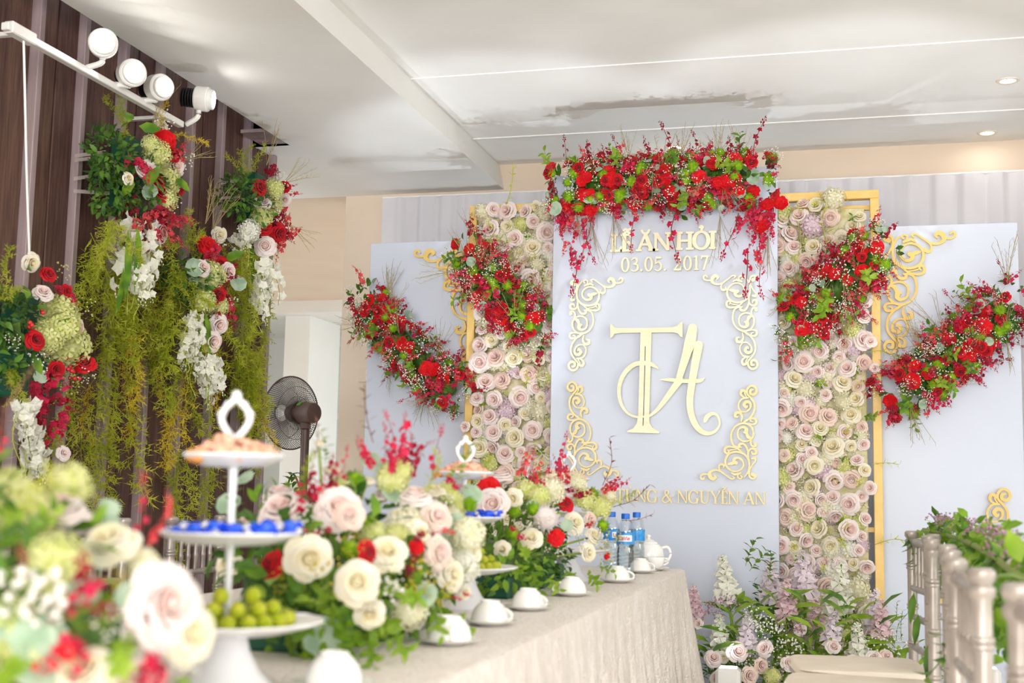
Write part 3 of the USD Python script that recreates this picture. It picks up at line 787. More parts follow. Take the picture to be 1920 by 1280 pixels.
def flat(shape, thick):
    parts = []
    for g in getattr(shape, 'geoms', [shape]):
        if g.geom_type != 'Polygon' or g.area < 1e-7: continue
        m = trimesh.creation.extrude_polygon(g.simplify(2e-4), thick, engine='earcut'); v = np.array(m.vertices)
        parts.append((np.stack([v[:, 0], -v[:, 2], v[:, 1]], 1), np.array(m.faces)))   # x right, z up, front towards -y
    return cat_mesh(parts)


def pins(t, pts, y0, y1, m, off):
    for x, z in pts:
        obj('mounting_pin', tube([(x, y0, z), (x, y1, z)], .004, 6), m, t, off=off)


def sign(name, text, pl, pr, cap, m, label, cat='lettering', gap=.06, fat=0.0):
    """Separate cut-out letters fixed to the centre panel between two points of its front face."""
    gs, W = word_shape(text, gap); L = pr[0] - pl[0]; z = (pl[2] + pr[2]) / 2
    base = np.array([pl[0], YP - .018, z]); t = thing(name, label, cat, base)
    for ch, g, x in gs:
        s = affinity.scale(g.buffer(fat, join_style=2) if fat else g, L / W, cap, origin=(0, 0))
        obj('ampersand' if ch == '&' else 'full_stop' if ch == '.' else 'numeral' if ch.isdigit() else 'letter', flat(s, .010), m, t, smooth=False)
        b = s.bounds; c = s.representative_point()
        obj('mounting_pin', tube([(c.x, .002, c.y), (c.x, .0178, c.y)], .003, 5), m, t)
    return t


sign('heading_lettering', 'LỄ ĂN HỎI', at(1146.4, 473, YP), at(1343.4, 467.5, YP), .090, 'ply', 'pale gold heading letters reading LỄ ĂN HỎI on the white panel', gap=-.03, fat=.032)
sign('date_lettering', '03.05. 2017', at(1166, 512.5, YP), at(1330, 505.5, YP), .074, 'ply', 'pale gold numerals reading 03.05.2017 under the heading', gap=.09, fat=.012)
sign('name_lettering', 'TÙNG & NGUYỄN AN', at(1155, 936.5, YP), at(1437, 950, YP), 0.064, 'ply2', 'small gold letters reading TÙNG & NGUYỄN AN below the monogram', gap=.0)

# monogram: drawn in the units of one enlarged detail, then set on the panel
mo = at(1250, 710, YP); mono_k = (at(1370, 710, YP)[0] - at(1130, 710, YP)[0]) / 1280.0
def mg(x, y): return ((x - 640) * mono_k, (640 - y) * mono_k)
def mgs(pts, w, **k): return vstroke([mg(*p) for p in pts], [a * mono_k for a in w] if np.ndim(w) else w * mono_k, **k)
Tpoly = Polygon([mg(*p) for p in [(76, 85), (95, 95), (120, 125), (160, 133), (380, 135), (500, 135), (700, 132), (750, 120), (785, 85), (805, 80), (806, 235), (785, 228), (760, 195), (710, 182), (495, 182), (478, 1010), (480, 1080), (510, 1130), (580, 1172), (580, 1188), (260, 1180), (258, 1165), (320, 1140), (355, 1090), (368, 1020), (386, 182), (180, 182), (120, 190), (98, 225), (80, 235)]])
slits = unary_union([Polygon([mg(*p) for p in q]) for q in ([(429, 322), (440, 322), (438, 466), (427, 466)], [(427, 512), (437, 512), (428, 1012), (416, 1012)], [(415, 1035), (426, 1035), (423, 1112), (412, 1112)])])
Carc = mgs([(572, 552), (540, 525), (480, 495), (410, 490), (330, 500), (250, 560), (190, 660), (172, 770), (190, 880), (240, 965), (310, 1015), (400, 1030), (480, 1015), (560, 950), (640, 850), (720, 740), (780, 660)], [4, 26, 44, 46, 46, 46, 42, 36, 32, 26, 22, 20, 24, 38, 52, 64, 70])
A1 = mgs([(770, 670), (800, 560), (840, 420), (880, 280), (905, 145)], [70, 74, 84, 110, 92])
A2 = mgs([(965, 310), (945, 420), (920, 560), (895, 720), (880, 860), (890, 980), (930, 1090), (990, 1160), (1060, 1185), (1130, 1160), (1172, 1090), (1150, 1010), (1100, 990), (1050, 1020), (1030, 1062)], [84, 80, 76, 72, 66, 62, 60, 52, 40, 26, 18, 22, 34, 46, 36])
Acut = Polygon([mg(*p) for p in [(898, 380), (906, 380), (868, 650), (802, 650)]])
Abar = mgs([(590, 655), (680, 656), (800, 668), (920, 670), (985, 665), (1022, 640)], [10, 34, 40, 40, 36, 8])
mono = thing('monogram', 'large pale gold TA monogram in the middle of the white panel', 'monogram', (mo[0], YP - .028, mo[2]))
obj('letter', flat(Tpoly.difference(slits), .012), 'ply', mono, smooth=False, label='tall serif letter T')
obj('flourish', flat(Carc.difference(slits), .0118), 'ply', mono, smooth=False)
obj('letter', flat(unary_union([A1, A2, Abar]).difference(Acut).buffer(0), .0122), 'ply', mono, smooth=False, label='script letter A')
pins(mono, [mg(430, 160), mg(430, 1150), mg(890, 800), mg(900, 200), mg(160, 160), mg(740, 160)], .002, .0278, 'ply', None)

# scrolls: one drawing (top left corner), mirrored for the others
SC = [([(255, 165), (222, 150), (236, 122), (272, 125), (290, 165), (283, 220), (252, 278), (222, 318), (228, 350), (258, 345)], [40, 34, 22, 22, 22, 18, 16, 18, 30, 24]),
      ([(345, 132), (305, 185), (287, 265), (300, 340), (350, 398), (430, 420), (505, 398), (545, 340), (545, 270), (500, 215), (440, 196), (385, 215), (352, 262), (358, 312), (400, 350), (445, 342), (458, 312), (432, 292)], [14, 18, 20, 22, 24, 24, 24, 24, 22, 20, 18, 18, 18, 20, 24, 32, 36, 40]),
      ([(440, 300), (480, 285), (520, 275)], [30, 38, 20]), ([(384, 152), (366, 134), (384, 116), (412, 128), (410, 160), (385, 180)], [14, 18, 16, 16, 16, 24]),
      ([(470, 142), (455, 120), (488, 112), (540, 150), (592, 188), (617, 222), (615, 262), (590, 275), (563, 262), (570, 240)], [12, 20, 16, 16, 18, 18, 20, 28, 24, 14]),
      ([(410, 175), (445, 160), (478, 178)], [20, 26, 18]),
      ([(592, 188), (640, 206), (692, 200), (724, 172), (716, 128), (684, 108), (656, 128), (668, 152)], [16, 20, 26, 36, 44, 40, 28, 14]),
      ([(724, 150), (768, 162), (812, 148), (820, 116), (798, 102), (778, 122)], [18, 18, 20, 22, 20, 14]),
      ([(288, 300), (302, 370), (300, 420), (322, 480), (352, 512), (388, 508), (400, 484), (376, 470)], [16, 20, 20, 22, 26, 30, 26, 14]),
      ([(352, 400), (420, 458), (500, 478), (548, 462), (555, 420), (528, 398), (512, 418), (524, 440)], [16, 18, 22, 26, 26, 22, 18, 12]), ([(430, 448), (480, 440), (520, 424)], [10, 16, 10]),
      ([(298, 420), (276, 452), (240, 458), (212, 432), (222, 400), (252, 398), (262, 424)], [16, 20, 26, 28, 26, 22, 14]), ([(232, 508), (216, 516), (218, 490), (252, 486), (272, 520), (268, 560)], [20, 24, 22, 22, 20, 20]),
      ([(400, 468), (458, 492), (484, 560), (480, 640), (440, 708), (370, 745), (300, 735), (254, 690), (242, 620), (270, 562), (340, 540), (398, 570), (415, 625), (400, 680), (352, 702), (318, 680), (322, 642), (350, 644)], [18, 20, 20, 20, 20, 22, 22, 22, 22, 20, 20, 20, 18, 20, 30, 38, 34, 18]),
      ([(262, 570), (300, 590), (318, 636), (330, 660)], [22, 38, 28, 30]),
      ([(370, 745), (302, 788), (250, 850), (228, 920), (236, 985), (272, 1040), (312, 1092), (302, 1150), (260, 1178), (216, 1155), (206, 1108), (236, 1076), (274, 1088), (272, 1126), (244, 1132)], [20, 20, 22, 22, 22, 22, 22, 26, 24, 24, 26, 30, 30, 30, 18]),
      ([(345, 752), (280, 736), (230, 738), (211, 766), (226, 798), (268, 800), (275, 775), (250, 765)], [14, 16, 22, 26, 26, 20, 16, 12]), ([(268, 802), (320, 785), (352, 758)], [16, 14, 10]),
      ([(376, 768), (366, 825), (394, 868), (434, 862), (440, 826), (412, 818)], [14, 22, 32, 34, 28, 16]),
      ([(372, 876), (318, 880), (276, 925), (278, 978), (318, 992), (345, 962), (322, 930), (306, 944)], [16, 16, 20, 30, 36, 36, 30, 14]), ([(372, 876), (402, 920), (400, 978), (362, 1028), (300, 1038)], [16, 18, 18, 20, 18]),
      ([(300, 1038), (350, 1048), (380, 1082), (366, 1122), (332, 1114), (334, 1086), (316, 1050)], [16, 18, 26, 32, 28, 16, 14])]
SCX0, SCX1, SCY0, SCY1 = 200.0, 830.0, 95.0, 1190.0
scroll_shape = unary_union([vstroke([((x - SCX0) / (SCX1 - SCX0), (SCY1 - y) / (SCX1 - SCX0)) for x, y in p], [a / (SCX1 - SCX0) for a in w]) for p, w in SC]).buffer(0)
SCH = (SCY1 - SCY0) / (SCX1 - SCX0)


def scroll(a, b, fx, fy, yb, m, label, name='corner_scroll'):
    """Fits the drawing between the top left point a and bottom right point b of the plane; fx, fy mirror it."""
    w, h = b[0] - a[0], a[2] - b[2]
    s = affinity.scale(scroll_shape, w, h / SCH, origin=(0, 0))
    if fx: s = affinity.translate(affinity.scale(s, -1, 1, origin=(0, 0)), w, 0)
    if fy: s = affinity.translate(affinity.scale(s, 1, -1, origin=(0, 0)), 0, h)
    t = thing(name, label, 'scroll ornament', (a[0], yb - .020, b[2]))
    obj('scroll_plate', flat(s, .010), m, t, smooth=False)
    for k in (.12, .5, .88):
        c = s.intersection(sbox(-1, h * k - .01, 1, h * k + .01)).representative_point()
        obj('mounting_pin', tube([(c.x, .002, c.y), (c.x, .0198, c.y)], .004, 6), m, t)


G4 = 'pale gold scroll ornament at the %s corner of the monogram panel'
scroll(at(1070, 524, YP), at(1169, 697, YP), 0, 0, YP, 'ply', G4 % 'upper left')
scroll(at(1319, 517, YP), at(1422, 695, YP), 1, 0, YP, 'ply', G4 % 'upper right')
scroll(at(1066, 715, YP), at(1163, 893, YP), 0, 1, YP, 'ply2', G4 % 'lower left')
scroll(at(1314, 722, YP), at(1421, 901, YP), 1, 1, YP, 'ply2', G4 % 'lower right')
BG = 'large gold scroll ornament on the %s'
scroll(at(1654, 439, YB), at(1797, 664, YB), 0, 0, YB, 'gold2', BG % 'upper part of the right backdrop board')
scroll(at(779, 470, YB), at(909, 690, YB), 1, 0, YB, 'gold2', BG % 'left backdrop board, half behind a diagonal garland')
scroll(at(1758, 912, YB), at(1899, 1138, YB), 1, 1, YB, 'gold2', BG % 'lower right board, half behind the chair greenery')


def atx(px, py, X):
    d = _f + _r * (px - 960) / FPX + _u * (640 - py) / FPX
    return EYE + d * (X / d[0])


# ------------------------------------------------------------------ lamps on the slat wall, wall switch
tr = thing('track_rail', 'white lighting rail held out from the dark slat wall under the ceiling', 'lighting rail', (-2.87, 3.7, 2.665))
obj('rail', bx(-.016, .016, 0, 1.24, -.014, .014, .003), 'plastic', tr, smooth=False)
for y in (.08, 1.12):
    obj('wall_arm', bx(-.214, -.016, y - .012, y + .012, -.008, .008, .002), 'plastic', tr, smooth=False)
obj('connector', bx(-.02, .02, .02, .16, -.018, .026, .004), 'plastic', tr, smooth=False)
SL = ['white spotlight nearest the viewer on the rail, its lens glaring at the camera', 'second white spotlight along the rail, its lens turned half sideways', 'third white spotlight along the rail, above the tall wall bouquet', 'last white spotlight on the rail, seen side on with its cooling fins']
for (p, d), lab in zip(SPOTS, SL):
    p = np.array(p); d = nrm(d); t = thing('spotlight', lab, 'spotlight', p)
    Bm = lambda prof, n=28: put(lathe(prof, n), (0, 0, 0), d)
    obj('housing', Bm([(.001, -.028), (.05, -.028), (.056, -.022), (.057, .03), (.052, .036), (.046, .036), (.046, .054), (.040, .056), (.039, .048), (.001, .048)]), 'plastic', t, smooth=35)
    for k in range(5):
        z = -.036 - .012 * k
        obj('cooling_fin', Bm([(.001, z), (.044, z), (.044, z - .004), (.001, z - .004)], 18), 'black', t, smooth=35)
    obj('core', Bm([(.018, -.028), (.018, -.095), (.001, -.095)], 12), 'black', t, smooth=35)
    obj('lens', Bm([(.001, .0525), (.039, .0505)], 24), 'lampglow', t, smooth=True)
    yb = p[1]; foot = np.array([-2.87, yb, 2.679])
    mid = foot * .5 + (p - d * .02) * .5
    obj('arm', tube(smooth_curve([foot - p, mid - p + [.03, 0, -.03], -d * .01 + np.array([0, 0, -.05])], 6), .012, 8), 'plastic', t, smooth=40)
ca = [atx(44, 66, -2.87) - [0, 0, .0], atx(46, 150, -2.875), atx(50, 330, -2.88), atx(55, 480, -2.9)]
obj('power_cable', tube(smooth_curve(ca, 8), .0045, 6), 'plastic', smooth=40, label='thin white cable hanging from the rail down to the lowest left wall bouquet', cat='cable')
sw = at(689, 703, YW)
swt = thing('wall_switch', 'beige double switch plate on the wall beside the left backdrop board', 'light switch', (sw[0], YW, sw[2]))
obj('switch_plate', bx(-.06, .06, -.010, 0, -.045, .045, .003), 'beige', swt, smooth=False)
for z in (-.018, .018):
    obj('rocker', bx(-.005, .045, -.014, -.010, z - .014, z + .014, .002), 'plastic', swt, smooth=False)

# ------------------------------------------------------------------ floor uplights
UL = ['small grey and black uplight on the floor before the flower bed, beside the table end', 'grey and black floor uplight hidden behind the table end', 'grey and black floor uplight standing behind the chair backs at the right board', 'grey and black floor uplight standing at the left board', 'grey and black floor uplight behind the chair seats, turned up to the right rose wall', 'grey and black floor uplight behind the table, turned up to the left rose wall', 'grey and black floor uplight hidden between the left rose wall and the curtain', 'grey and black floor uplight hidden between the right rose wall and the curtain', 'grey and black floor uplight hidden behind the white centre panel']
for (x, y), lab in zip(UPLIGHTS, UL):
    t = thing('floor_uplight', lab, 'uplight', (x, y, 0))
    obj('head', bx(-.054, .054, -.05, .05, .20, .305, .014), 'plastic', t, smooth=False)
    obj('body', bx(-.05, .05, -.046, .046, .10, .20, .008), 'black', t, smooth=False)
    obj('lens', bx(-.036, .036, -.032, .032, .3052, .309), 'upglow', t, smooth=False)
    for s in (-1, 1): obj('bracket', bx(s * .058 - .004, s * .058 + .004, -.012, .012, .0, .19), 'black', t, smooth=False)
    obj('base', bx(-.062, .062, -.06, .06, 0, .012, .003), 'black', t, smooth=False)

# ------------------------------------------------------------------ standing fan and potted plant by the corridor
fc = at(546, 774, 7.05); fa = nrm((-.86, .36, .02)); fx = nrm(np.cross(fa, (0, 0, 1))); fu = np.cross(fx, fa)
fan = thing('standing_fan', 'dark brown standing fan seen from behind at the end of the slat wall', 'fan', (fc[0], fc[1], 0))
FB = (fc[0], fc[1], 0)
def fpt(r, a, z): return fc + fx * r * math.cos(a) + fu * r * math.sin(a) + fa * z
def fring(r, z, w, n=48): return tube([fpt(r, 2 * np.pi * k / n, z) for k in range(n + 1)], w, 6)
CR = .222
wires = [tube([fpt(.045, a, -.055), fpt(.11, a + .12, -.058), fpt(.18, a + .2, -.045), fpt(CR - .012, a + .24, -.02), fpt(CR, a + .25, 0)], 0.0019, 3) for a in np.linspace(0, 2 * np.pi, 96, endpoint=False)]
obj('rear_guard', cat_mesh(wires + [fring(.16, -.05, .0014), fring(.10, -.058, .0014)]), 'fanwire', fan, off=FB)
wires = [tube([fpt(.05, a, .085), fpt(.12, a - .12, .082), fpt(.19, a - .2, .055), fpt(CR, a - .25, 0)], 0.0019, 3) for a in np.linspace(0, 2 * np.pi, 96, endpoint=False)]
obj('front_guard', cat_mesh(wires + [fring(.16, .072, .0014)]), 'fanwire', fan, off=FB)
obj('guard_rim', fring(CR, 0, .0045), 'fan', fan, off=FB, smooth=True)
for k in range(3):
    a0 = 2 * np.pi * k / 3; nu, nv = 9, 5; V = []
    for i in range(nu):
        for j in range(nv):
            r = .03 + .165 * j / (nv - 1); a = a0 + (i / (nu - 1) - .5) * (1.5 - .2 * j / (nv - 1)); V.append(fpt(r, a, .02 + .035 * (i / (nu - 1) - .5)))
    i, j = np.meshgrid(np.arange(nu - 1), np.arange(nv - 1), indexing='ij')
    obj('blade', (np.array(V), np.stack([i * nv + j, i * nv + j + 1, (i + 1) * nv + j + 1, (i + 1) * nv + j], -1).reshape(-1, 4)), 'blade', fan, off=FB)
obj('hub_cover', put(lathe([(.001, .02), (.04, .02), (.055, -.01), (.05, -.06), (.04, -.075), (.001, -.075)], 24), fc, fa), 'fan', fan, off=FB, smooth=40)
obj('motor_housing', put(lathe([(.001, -.075), (.044, -.075), (.060, -.088), (.066, -.12), (.065, -.185), (.058, -.202), (.04, -.208), (.001, -.208)], 24), fc, fa), 'fan', fan, off=FB, smooth=40)
stk = [fpt(.068, math.radians(a), z) for z in (-.095, -.125) for a in np.linspace(60, 140, 8)]
q = np.arange(7); obj('sticker', (np.array(stk), np.stack([q, q + 1, q + 9, q + 8], 1)), 'sticker', fan, off=FB, label='green and yellow sticker')
mo_c = fc - fa * .13
obj('neck', bx(mo_c[0] - .026, mo_c[0] + .026, mo_c[1] - .026, mo_c[1] + .026, mo_c[2] - .10, mo_c[2] - .035, .008), 'fan', fan, off=FB, smooth=False)
obj('pole', put(lathe([(.026, mo_c[2] - .10), (.024, .9), (.018, .88), (.018, .03), (.026, .02)], 16), (mo_c[0], mo_c[1], 0)), 'fan', fan, off=FB, smooth=40)
obj('base', put(lathe([(.001, .045), (.03, .045), (.05, .03), (.17, .018), (.18, .008), (.18, 0), (.001, 0)], 32), (mo_c[0], mo_c[1], 0)), 'fan', fan, off=FB, smooth=40)

pp = at(508, 880, 6.72)
pl = Arr('potted_plant', 'potted plant with arching glossy fronds behind the slat wall end below the fan', 'plant', (pp[0], 6.72, 0))
pl.add('pot', put(lathe([(.001, .0), (.11, .0), (.15, .34), (.16, .36), (.145, .36), (.14, .32), (.001, .31)], 24), (pp[0], 6.72, 0)), 'porcelain')
rsl = np.random.RandomState(3)
for k in range(7):
    a = [-.3, .15, .7, 1.6, 2.6, 3.8, 5.0][k]; H = [1.12, 1.02, .95, .98, 1.0, .9, .95][k]
    P = smooth_curve([(pp[0], 6.72, .32), (pp[0] + .06 * math.cos(a), 6.72 + .06 * math.sin(a), .75), (pp[0] + .16 * math.cos(a), 6.72 + .16 * math.sin(a), H), (pp[0] + .27 * math.cos(a), 6.72 + .27 * math.sin(a), H - .06 - .1 * (k == 0))], 7)
    fr_ = pl.add('frond', tube(P, .006, 5), 'leafd')
    for j in range(8, len(P)):
        tdir = nrm(P[j] - P[j - 1]); sd = nrm(np.cross(tdir, (0, 0, 1)))
        for s in (-1, 1): pl.add('leaflet', leaf_at(make_blade(.075, .035), P[j], nrm(sd * s + tdir * .5), (0, 0, 1), 1.0), 'leaf', fr_)

# ------------------------------------------------------------------ table, cloth, tableware
TX0, TX1, TY0, TY1, TZ = -1.72, -.625, .45, 5.14, .76
tb = thing('banquet_table', 'long banquet table hidden under the lace tablecloth', 'table', ((TX0 + TX1) / 2, (TY0 + TY1) / 2, 0))
TB = ((TX0 + TX1) / 2, (TY0 + TY1) / 2, 0)
obj('tabletop', bx(TX0, TX1, TY0, TY1, .72, TZ - .006, .004), 'wood', tb, off=TB, smooth=False)
for x in (TX0 + .12, TX1 - .12):
    for y in (TY0 + .15, (TY0 + TY1) / 2, TY1 - .15): obj('leg', bx(x - .02, x + .02, y - .02, y + .02, 0, .72), 'steel', tb, off=TB, smooth=False)
M['lace'] = usdkit.material(stage, '/World/Looks/lace_cloth', {
    'g': ('geometry', {}), 'mp': ('mapping', dict(scale=(1, 1, .35))), 'v': ('voronoi_texture', dict(scale=34, feature='distance_to_edge')), 'n': ('noise_texture', dict(scale=7, detail=3)), 'n2': ('noise_texture', dict(scale=150, detail=2)),
    'r': ('rgb_ramp', dict(ramp=[(0.35, lin(241, 229, 218)), (0.65, lin(250, 243, 236))])), 'r2': ('rgb_ramp', dict(ramp=[(0.0, lin(252, 246, 238)), (0.05, lin(250, 242, 233)), (0.12, lin(240, 228, 216))])),
    'x': ('mix_color', dict(fac=0.6)), 'ad': ('math', dict(math_type='add')), 'b': ('bump', dict(strength=0.8, distance=0.012)),
    'p': ('principled_bsdf', dict(roughness=0.45, specular_ior_level=0.4, sheen_weight=0.3))},
    [('g.position', 'mp.vector'), ('mp.vector', 'v.vector'), ('mp.vector', 'n.vector'), ('g.position', 'n2.vector'), ('n.fac', 'r.fac'), ('v.distance', 'r2.fac'), ('r.color', 'x.a'), ('r2.color', 'x.b'), ('x.result', 'p.base_color'), ('n2.fac', 'ad.value1'), ('v.distance', 'ad.value2'), ('ad.value', 'b.height'), ('b.normal', 'p.normal')], surface='p.BSDF')


def cloth():
    rc = .03; P = []
    for cx, cy, a0 in ((TX1 - rc, TY1 - rc, 0), (TX0 + rc, TY1 - rc, 90), (TX0 + rc, TY0 + rc, 180), (TX1 - rc, TY0 + rc, 270)):
        for a in np.linspace(a0, a0 + 90, 7): P.append((cx + rc * math.cos(math.radians(a)), cy + rc * math.sin(math.radians(a))))
    P = np.array(P + [P[0]]); seg = np.linalg.norm(np.diff(P, axis=0), axis=1); s = np.r_[0, np.cumsum(seg)]
    n = 620; ss = np.linspace(0, s[-1], n, endpoint=False); ring_ = np.stack([np.interp(ss, s, P[:, 0]), np.interp(ss, s, P[:, 1])], 1)
    tg = np.roll(ring_, -1, 0) - np.roll(ring_, 1, 0); tg /= np.linalg.norm(tg, axis=1, keepdims=True); nr = np.stack([tg[:, 1], -tg[:, 0]], 1)
    ph = 2 * np.pi * ss / .16 + 2.2 * meshkit.noise(np.stack([ss * 2, ss * 0, ss * 0], 1), 3) * 3
    corner = np.min(np.linalg.norm(ring_[:, None] - np.array([(TX1, TY1), (TX0, TY1), (TX0, TY0), (TX1, TY0)])[None], axis=2), axis=1)
    rows = []
    for k in np.linspace(0, 1, 14):
        z = TZ - .004 - k * (TZ - .03); off = .006 + .05 * k + .05 * k * np.exp(-(corner / .18) ** 2) + (.020 * np.sin(ph) + .008 * np.sin(2.7 * ph)) * min(1, k * 1.6) ** 1.2
        rows.append(np.column_stack([ring_ + nr * np.reshape(off, (-1, 1)), np.full(n, z)]))
    rows.insert(0, np.column_stack([ring_ - nr * .01, np.full(n, TZ)])); V = np.array(rows); m = len(rows)
    i, j = np.meshgrid(np.arange(m - 1), np.arange(n), indexing='ij')
    q = np.stack([i * n + j, (i + 1) * n + j, (i + 1) * n + (j + 1) % n, i * n + (j + 1) % n], -1).reshape(-1, 4)
    v = np.vstack([V.reshape(-1, 3), [[TB[0], TB[1], TZ]]]); c = len(v) - 1; jj = np.arange(n)
    f = np.vstack([q[:, [0, 1, 2]], q[:, [0, 2, 3]], np.stack([np.full(n, c), jj, (jj + 1) % n], 1)])
    return v, f
obj('tablecloth', cloth(), 'lace', smooth=50, label='champagne lace tablecloth draped over the long table down to the floor', cat='tablecloth')

saucer_m = lathe([(.001, .0), (.030, .0), (.034, .003), (.058, .010), (.0605, .0125), (.058, .0135), (.034, .007), (.030, .004), (.001, .004)], 32)
cup_m = lathe([(.041, .0), (.0425, .001), (.042, .012), (.037, .028), (.027, .040), (.022, .043), (.0215, .048), (.019, .048), (.018, .044), (.001, .043)], 32)
handle_m = tube(smooth_curve([(.040, 0, .006), (.056, 0, .010), (.058, 0, .022), (.046, 0, .030), (.033, 0, .032)], 6), .0035, 6)
ORD = ['first (nearest the viewer)', 'second', 'third', 'fourth', 'fifth', 'sixth', 'seventh']
CUPS = [(625, 1292, -60), (843, 1208, -70), (918, 1172, -20), (990, 1144, -25), (1072, 1117, -150), (1158, 1092, -15), (1201, 1074, -20)]
sa0 = cu0 = None
for k, (x, y, a) in enumerate(CUPS):
    p = atz(x, y, TZ); sl = f'white saucer under the {ORD[k]} upturned cup along the table edge'; cl = f'upturned white teacup, {ORD[k]} in the row along the table edge'
    if sa0 is None:
        sa0 = thing('saucer', sl, 'saucer', p, 0, 'saucers along the table edge'); obj('dish', saucer_m, 'porcelain', sa0, smooth=40)
        cu0 = thing('teacup', cl, 'teacup', p + [0, 0, .0072], a, 'upturned teacups along the table edge'); obj('bowl', cup_m, 'porcelain', cu0, smooth=40); obj('handle', handle_m, 'porcelain', cu0, smooth=40)
    else:
        copy_thing(sa0, 'saucer', p, 0, sl, 'saucer', 'saucers along the table edge'); copy_thing(cu0, 'teacup', p + [0, 0, .0072], a, cl, 'teacup', 'upturned teacups along the table edge')
# teapot and the upright cup before it
tp = atz(1229, 1061, TZ); tp = np.array([tp[0], 5.06, TZ])
t = thing('teapot', 'round white teapot at the far end of the table', 'teapot', tp, 200)
obj('body', lathe([(.001, 0), (.036, 0), (.038, .004), (.054, .022), (.063, .05), (.058, .080), (.042, .098), (.036, .100)], 32), 'porcelain', t, smooth=40)
ld = obj('lid', lathe([(.038, .100), (.036, .106), (.02, .114), (.008, .117), (.006, .121), (.010, .127), (.008, .133), (.001, .135)], 28), 'porcelain', t, smooth=40)
obj('spout', tube(smooth_curve([(.050, 0, .036), (.072, 0, .046), (.084, 0, .070), (.095, 0, .086)], 6), [.016, .015, .014, .013, .012, .012, .011, .011, .010, .010, .009, .009, .009, .009, .008, .008, .008, .008, .008][:19], 10), 'porcelain', t, smooth=50)
obj('handle', tube(smooth_curve([(-.050, 0, .082), (-.078, 0, .086), (-.090, 0, .06), (-.078, 0, .034), (-.056, 0, .030)], 6), .006, 8), 'porcelain', t, smooth=50)
uc = atz(1226, 1069, TZ)
s2 = copy_thing(sa0, 'saucer', uc, 0, 'white saucer carrying the upright cup in front of the teapot', 'saucer')
t = thing('teacup', 'upright white teacup in front of the teapot', 'teacup', uc + [0, 0, .0045], 30)
obj('bowl', lathe([(.001, .004), (.020, 0), (.022, .004), (.036, .016), (.042, .034), (.0425, .048), (.041, .048), (.034, .018), (.001, .008)], 32), 'porcelain', t, smooth=40)
obj('handle', tube(smooth_curve([(.041, 0, .042), (.056, 0, .040), (.058, 0, .026), (.044, 0, .018), (.034, 0, .016)], 6), .0035, 6), 'porcelain', t, smooth=40)

# water bottles
M['pet'] = usdkit.material(stage, '/World/Looks/clear_bottle', {'g': ('glossy_bsdf', dict(color=(1, 1, 1), roughness=0.08)), 't': ('transparent_bsdf', dict(color=(.90, .95, .98))), 'm': ('mix_closure', dict(fac=0.14))}, [('t.BSDF', 'm.closure1'), ('g.BSDF', 'm.closure2')], surface='m.closure')
M['water'] = usdkit.material(stage, '/World/Looks/water', {'g': ('glossy_bsdf', dict(color=(1, 1, 1), roughness=0.03)), 't': ('transparent_bsdf', dict(color=(.93, .97, .98))), 'm': ('mix_closure', dict(fac=0.06))}, [('t.BSDF', 'm.closure1'), ('g.BSDF', 'm.closure2')], surface='m.closure')
M['cap'] = mat('blue_cap', lin(20, 110, 215), 0.35)
M['blabel'] = noisy('blue_label', lin(30, 130, 215), lin(70, 165, 230), 40, 0.35, 0.4)
M['wlabel'] = mat('white_label', lin(225, 238, 246), 0.4)
M['redtext'] = mat('red_print', lin(216, 40, 70), 0.4)
def wrap(v, r):   # bends x,y,z lettering round a standing cylinder: x -> arc (front -y), y -> height, z -> outwards
    a = v[:, 0] / r; rr = r + v[:, 2]
    return np.stack([rr * np.sin(a), -rr * np.cos(a), v[:, 1]], 1)
def band(r, z0, z1, a0, a1, n=20):
    a = np.linspace(a0, a1, n); V = [(r * math.sin(x), -r * math.cos(x), z) for z in (z0, z1) for x in a]; j = np.arange(n - 1)
    return np.array(V), np.stack([j, j + 1, n + j + 1, n + j], 1)
prof = [(.001, .002), (.024, .0), (.031, .006), (.032, .02)]
for k in range(5): prof += [(.0325, .028 + k * .014), (.0305, .035 + k * .014)]
prof += [(.028, .104), (.0315, .112), (.032, .116), (.032, .160), (.031, .168), (.024, .188), (.0155, .200), (.013, .206), (.013, .212)]
BOT = [(1172, 1081, 'plastic water bottle with blue cap, foremost of the three beside the flowers'), (1146, 1069, 'plastic water bottle half hidden in the flowers, leftmost of the three'), (1193, 1070, 'plastic water bottle at the back right of the three')]
b0_ = None
for k, (x, y, lab) in enumerate(BOT):
    p = atz(x, y, TZ); rz = math.degrees(math.atan2(-p[0], p[1])) * 1.0
    if b0_ is None:
        b0_ = thing('water_bottle', lab, 'bottle', p, rz, 'water bottles at the table end')
        obj('bottle_shell', lathe(prof, 28), 'pet', b0_, smooth=30)
        obj('water', lathe([(max(r - .0012, .001), z + .0012) for r, z in prof if z < .165] + [(.001, .166)], 28), 'water', b0_, smooth=30)
        c = obj('cap', lathe([(.015, .205), (.0155, .207), (.0155, .222), (.014, .225), (.001, .225)], 24), 'cap', b0_, smooth=30)
        lb = obj('label', lathe([(.0326, .116), (.0326, .158)], 32), 'blabel', b0_, smooth=True, label='blue paper label')
        obj('label_panel', band(.0329, .126, .149, -.80, .80), 'wlabel', lb, smooth=True)
        tx = meshkit.text_mesh('LaVie', .0125, .0004, True); v = np.array(tx.vertices); v[:, 0] -= v[:, 0].mean(); v[:, 0] *= .86; v[:, 1] += .131
        obj('lettering', (wrap(v, .0331), np.array(tx.faces)), 'redtext', lb, smooth=False)
    else: copy_thing(b0_, 'water_bottle', p, rz + (50, -60)[k - 1], lab, 'bottle', 'water bottles at the table end')

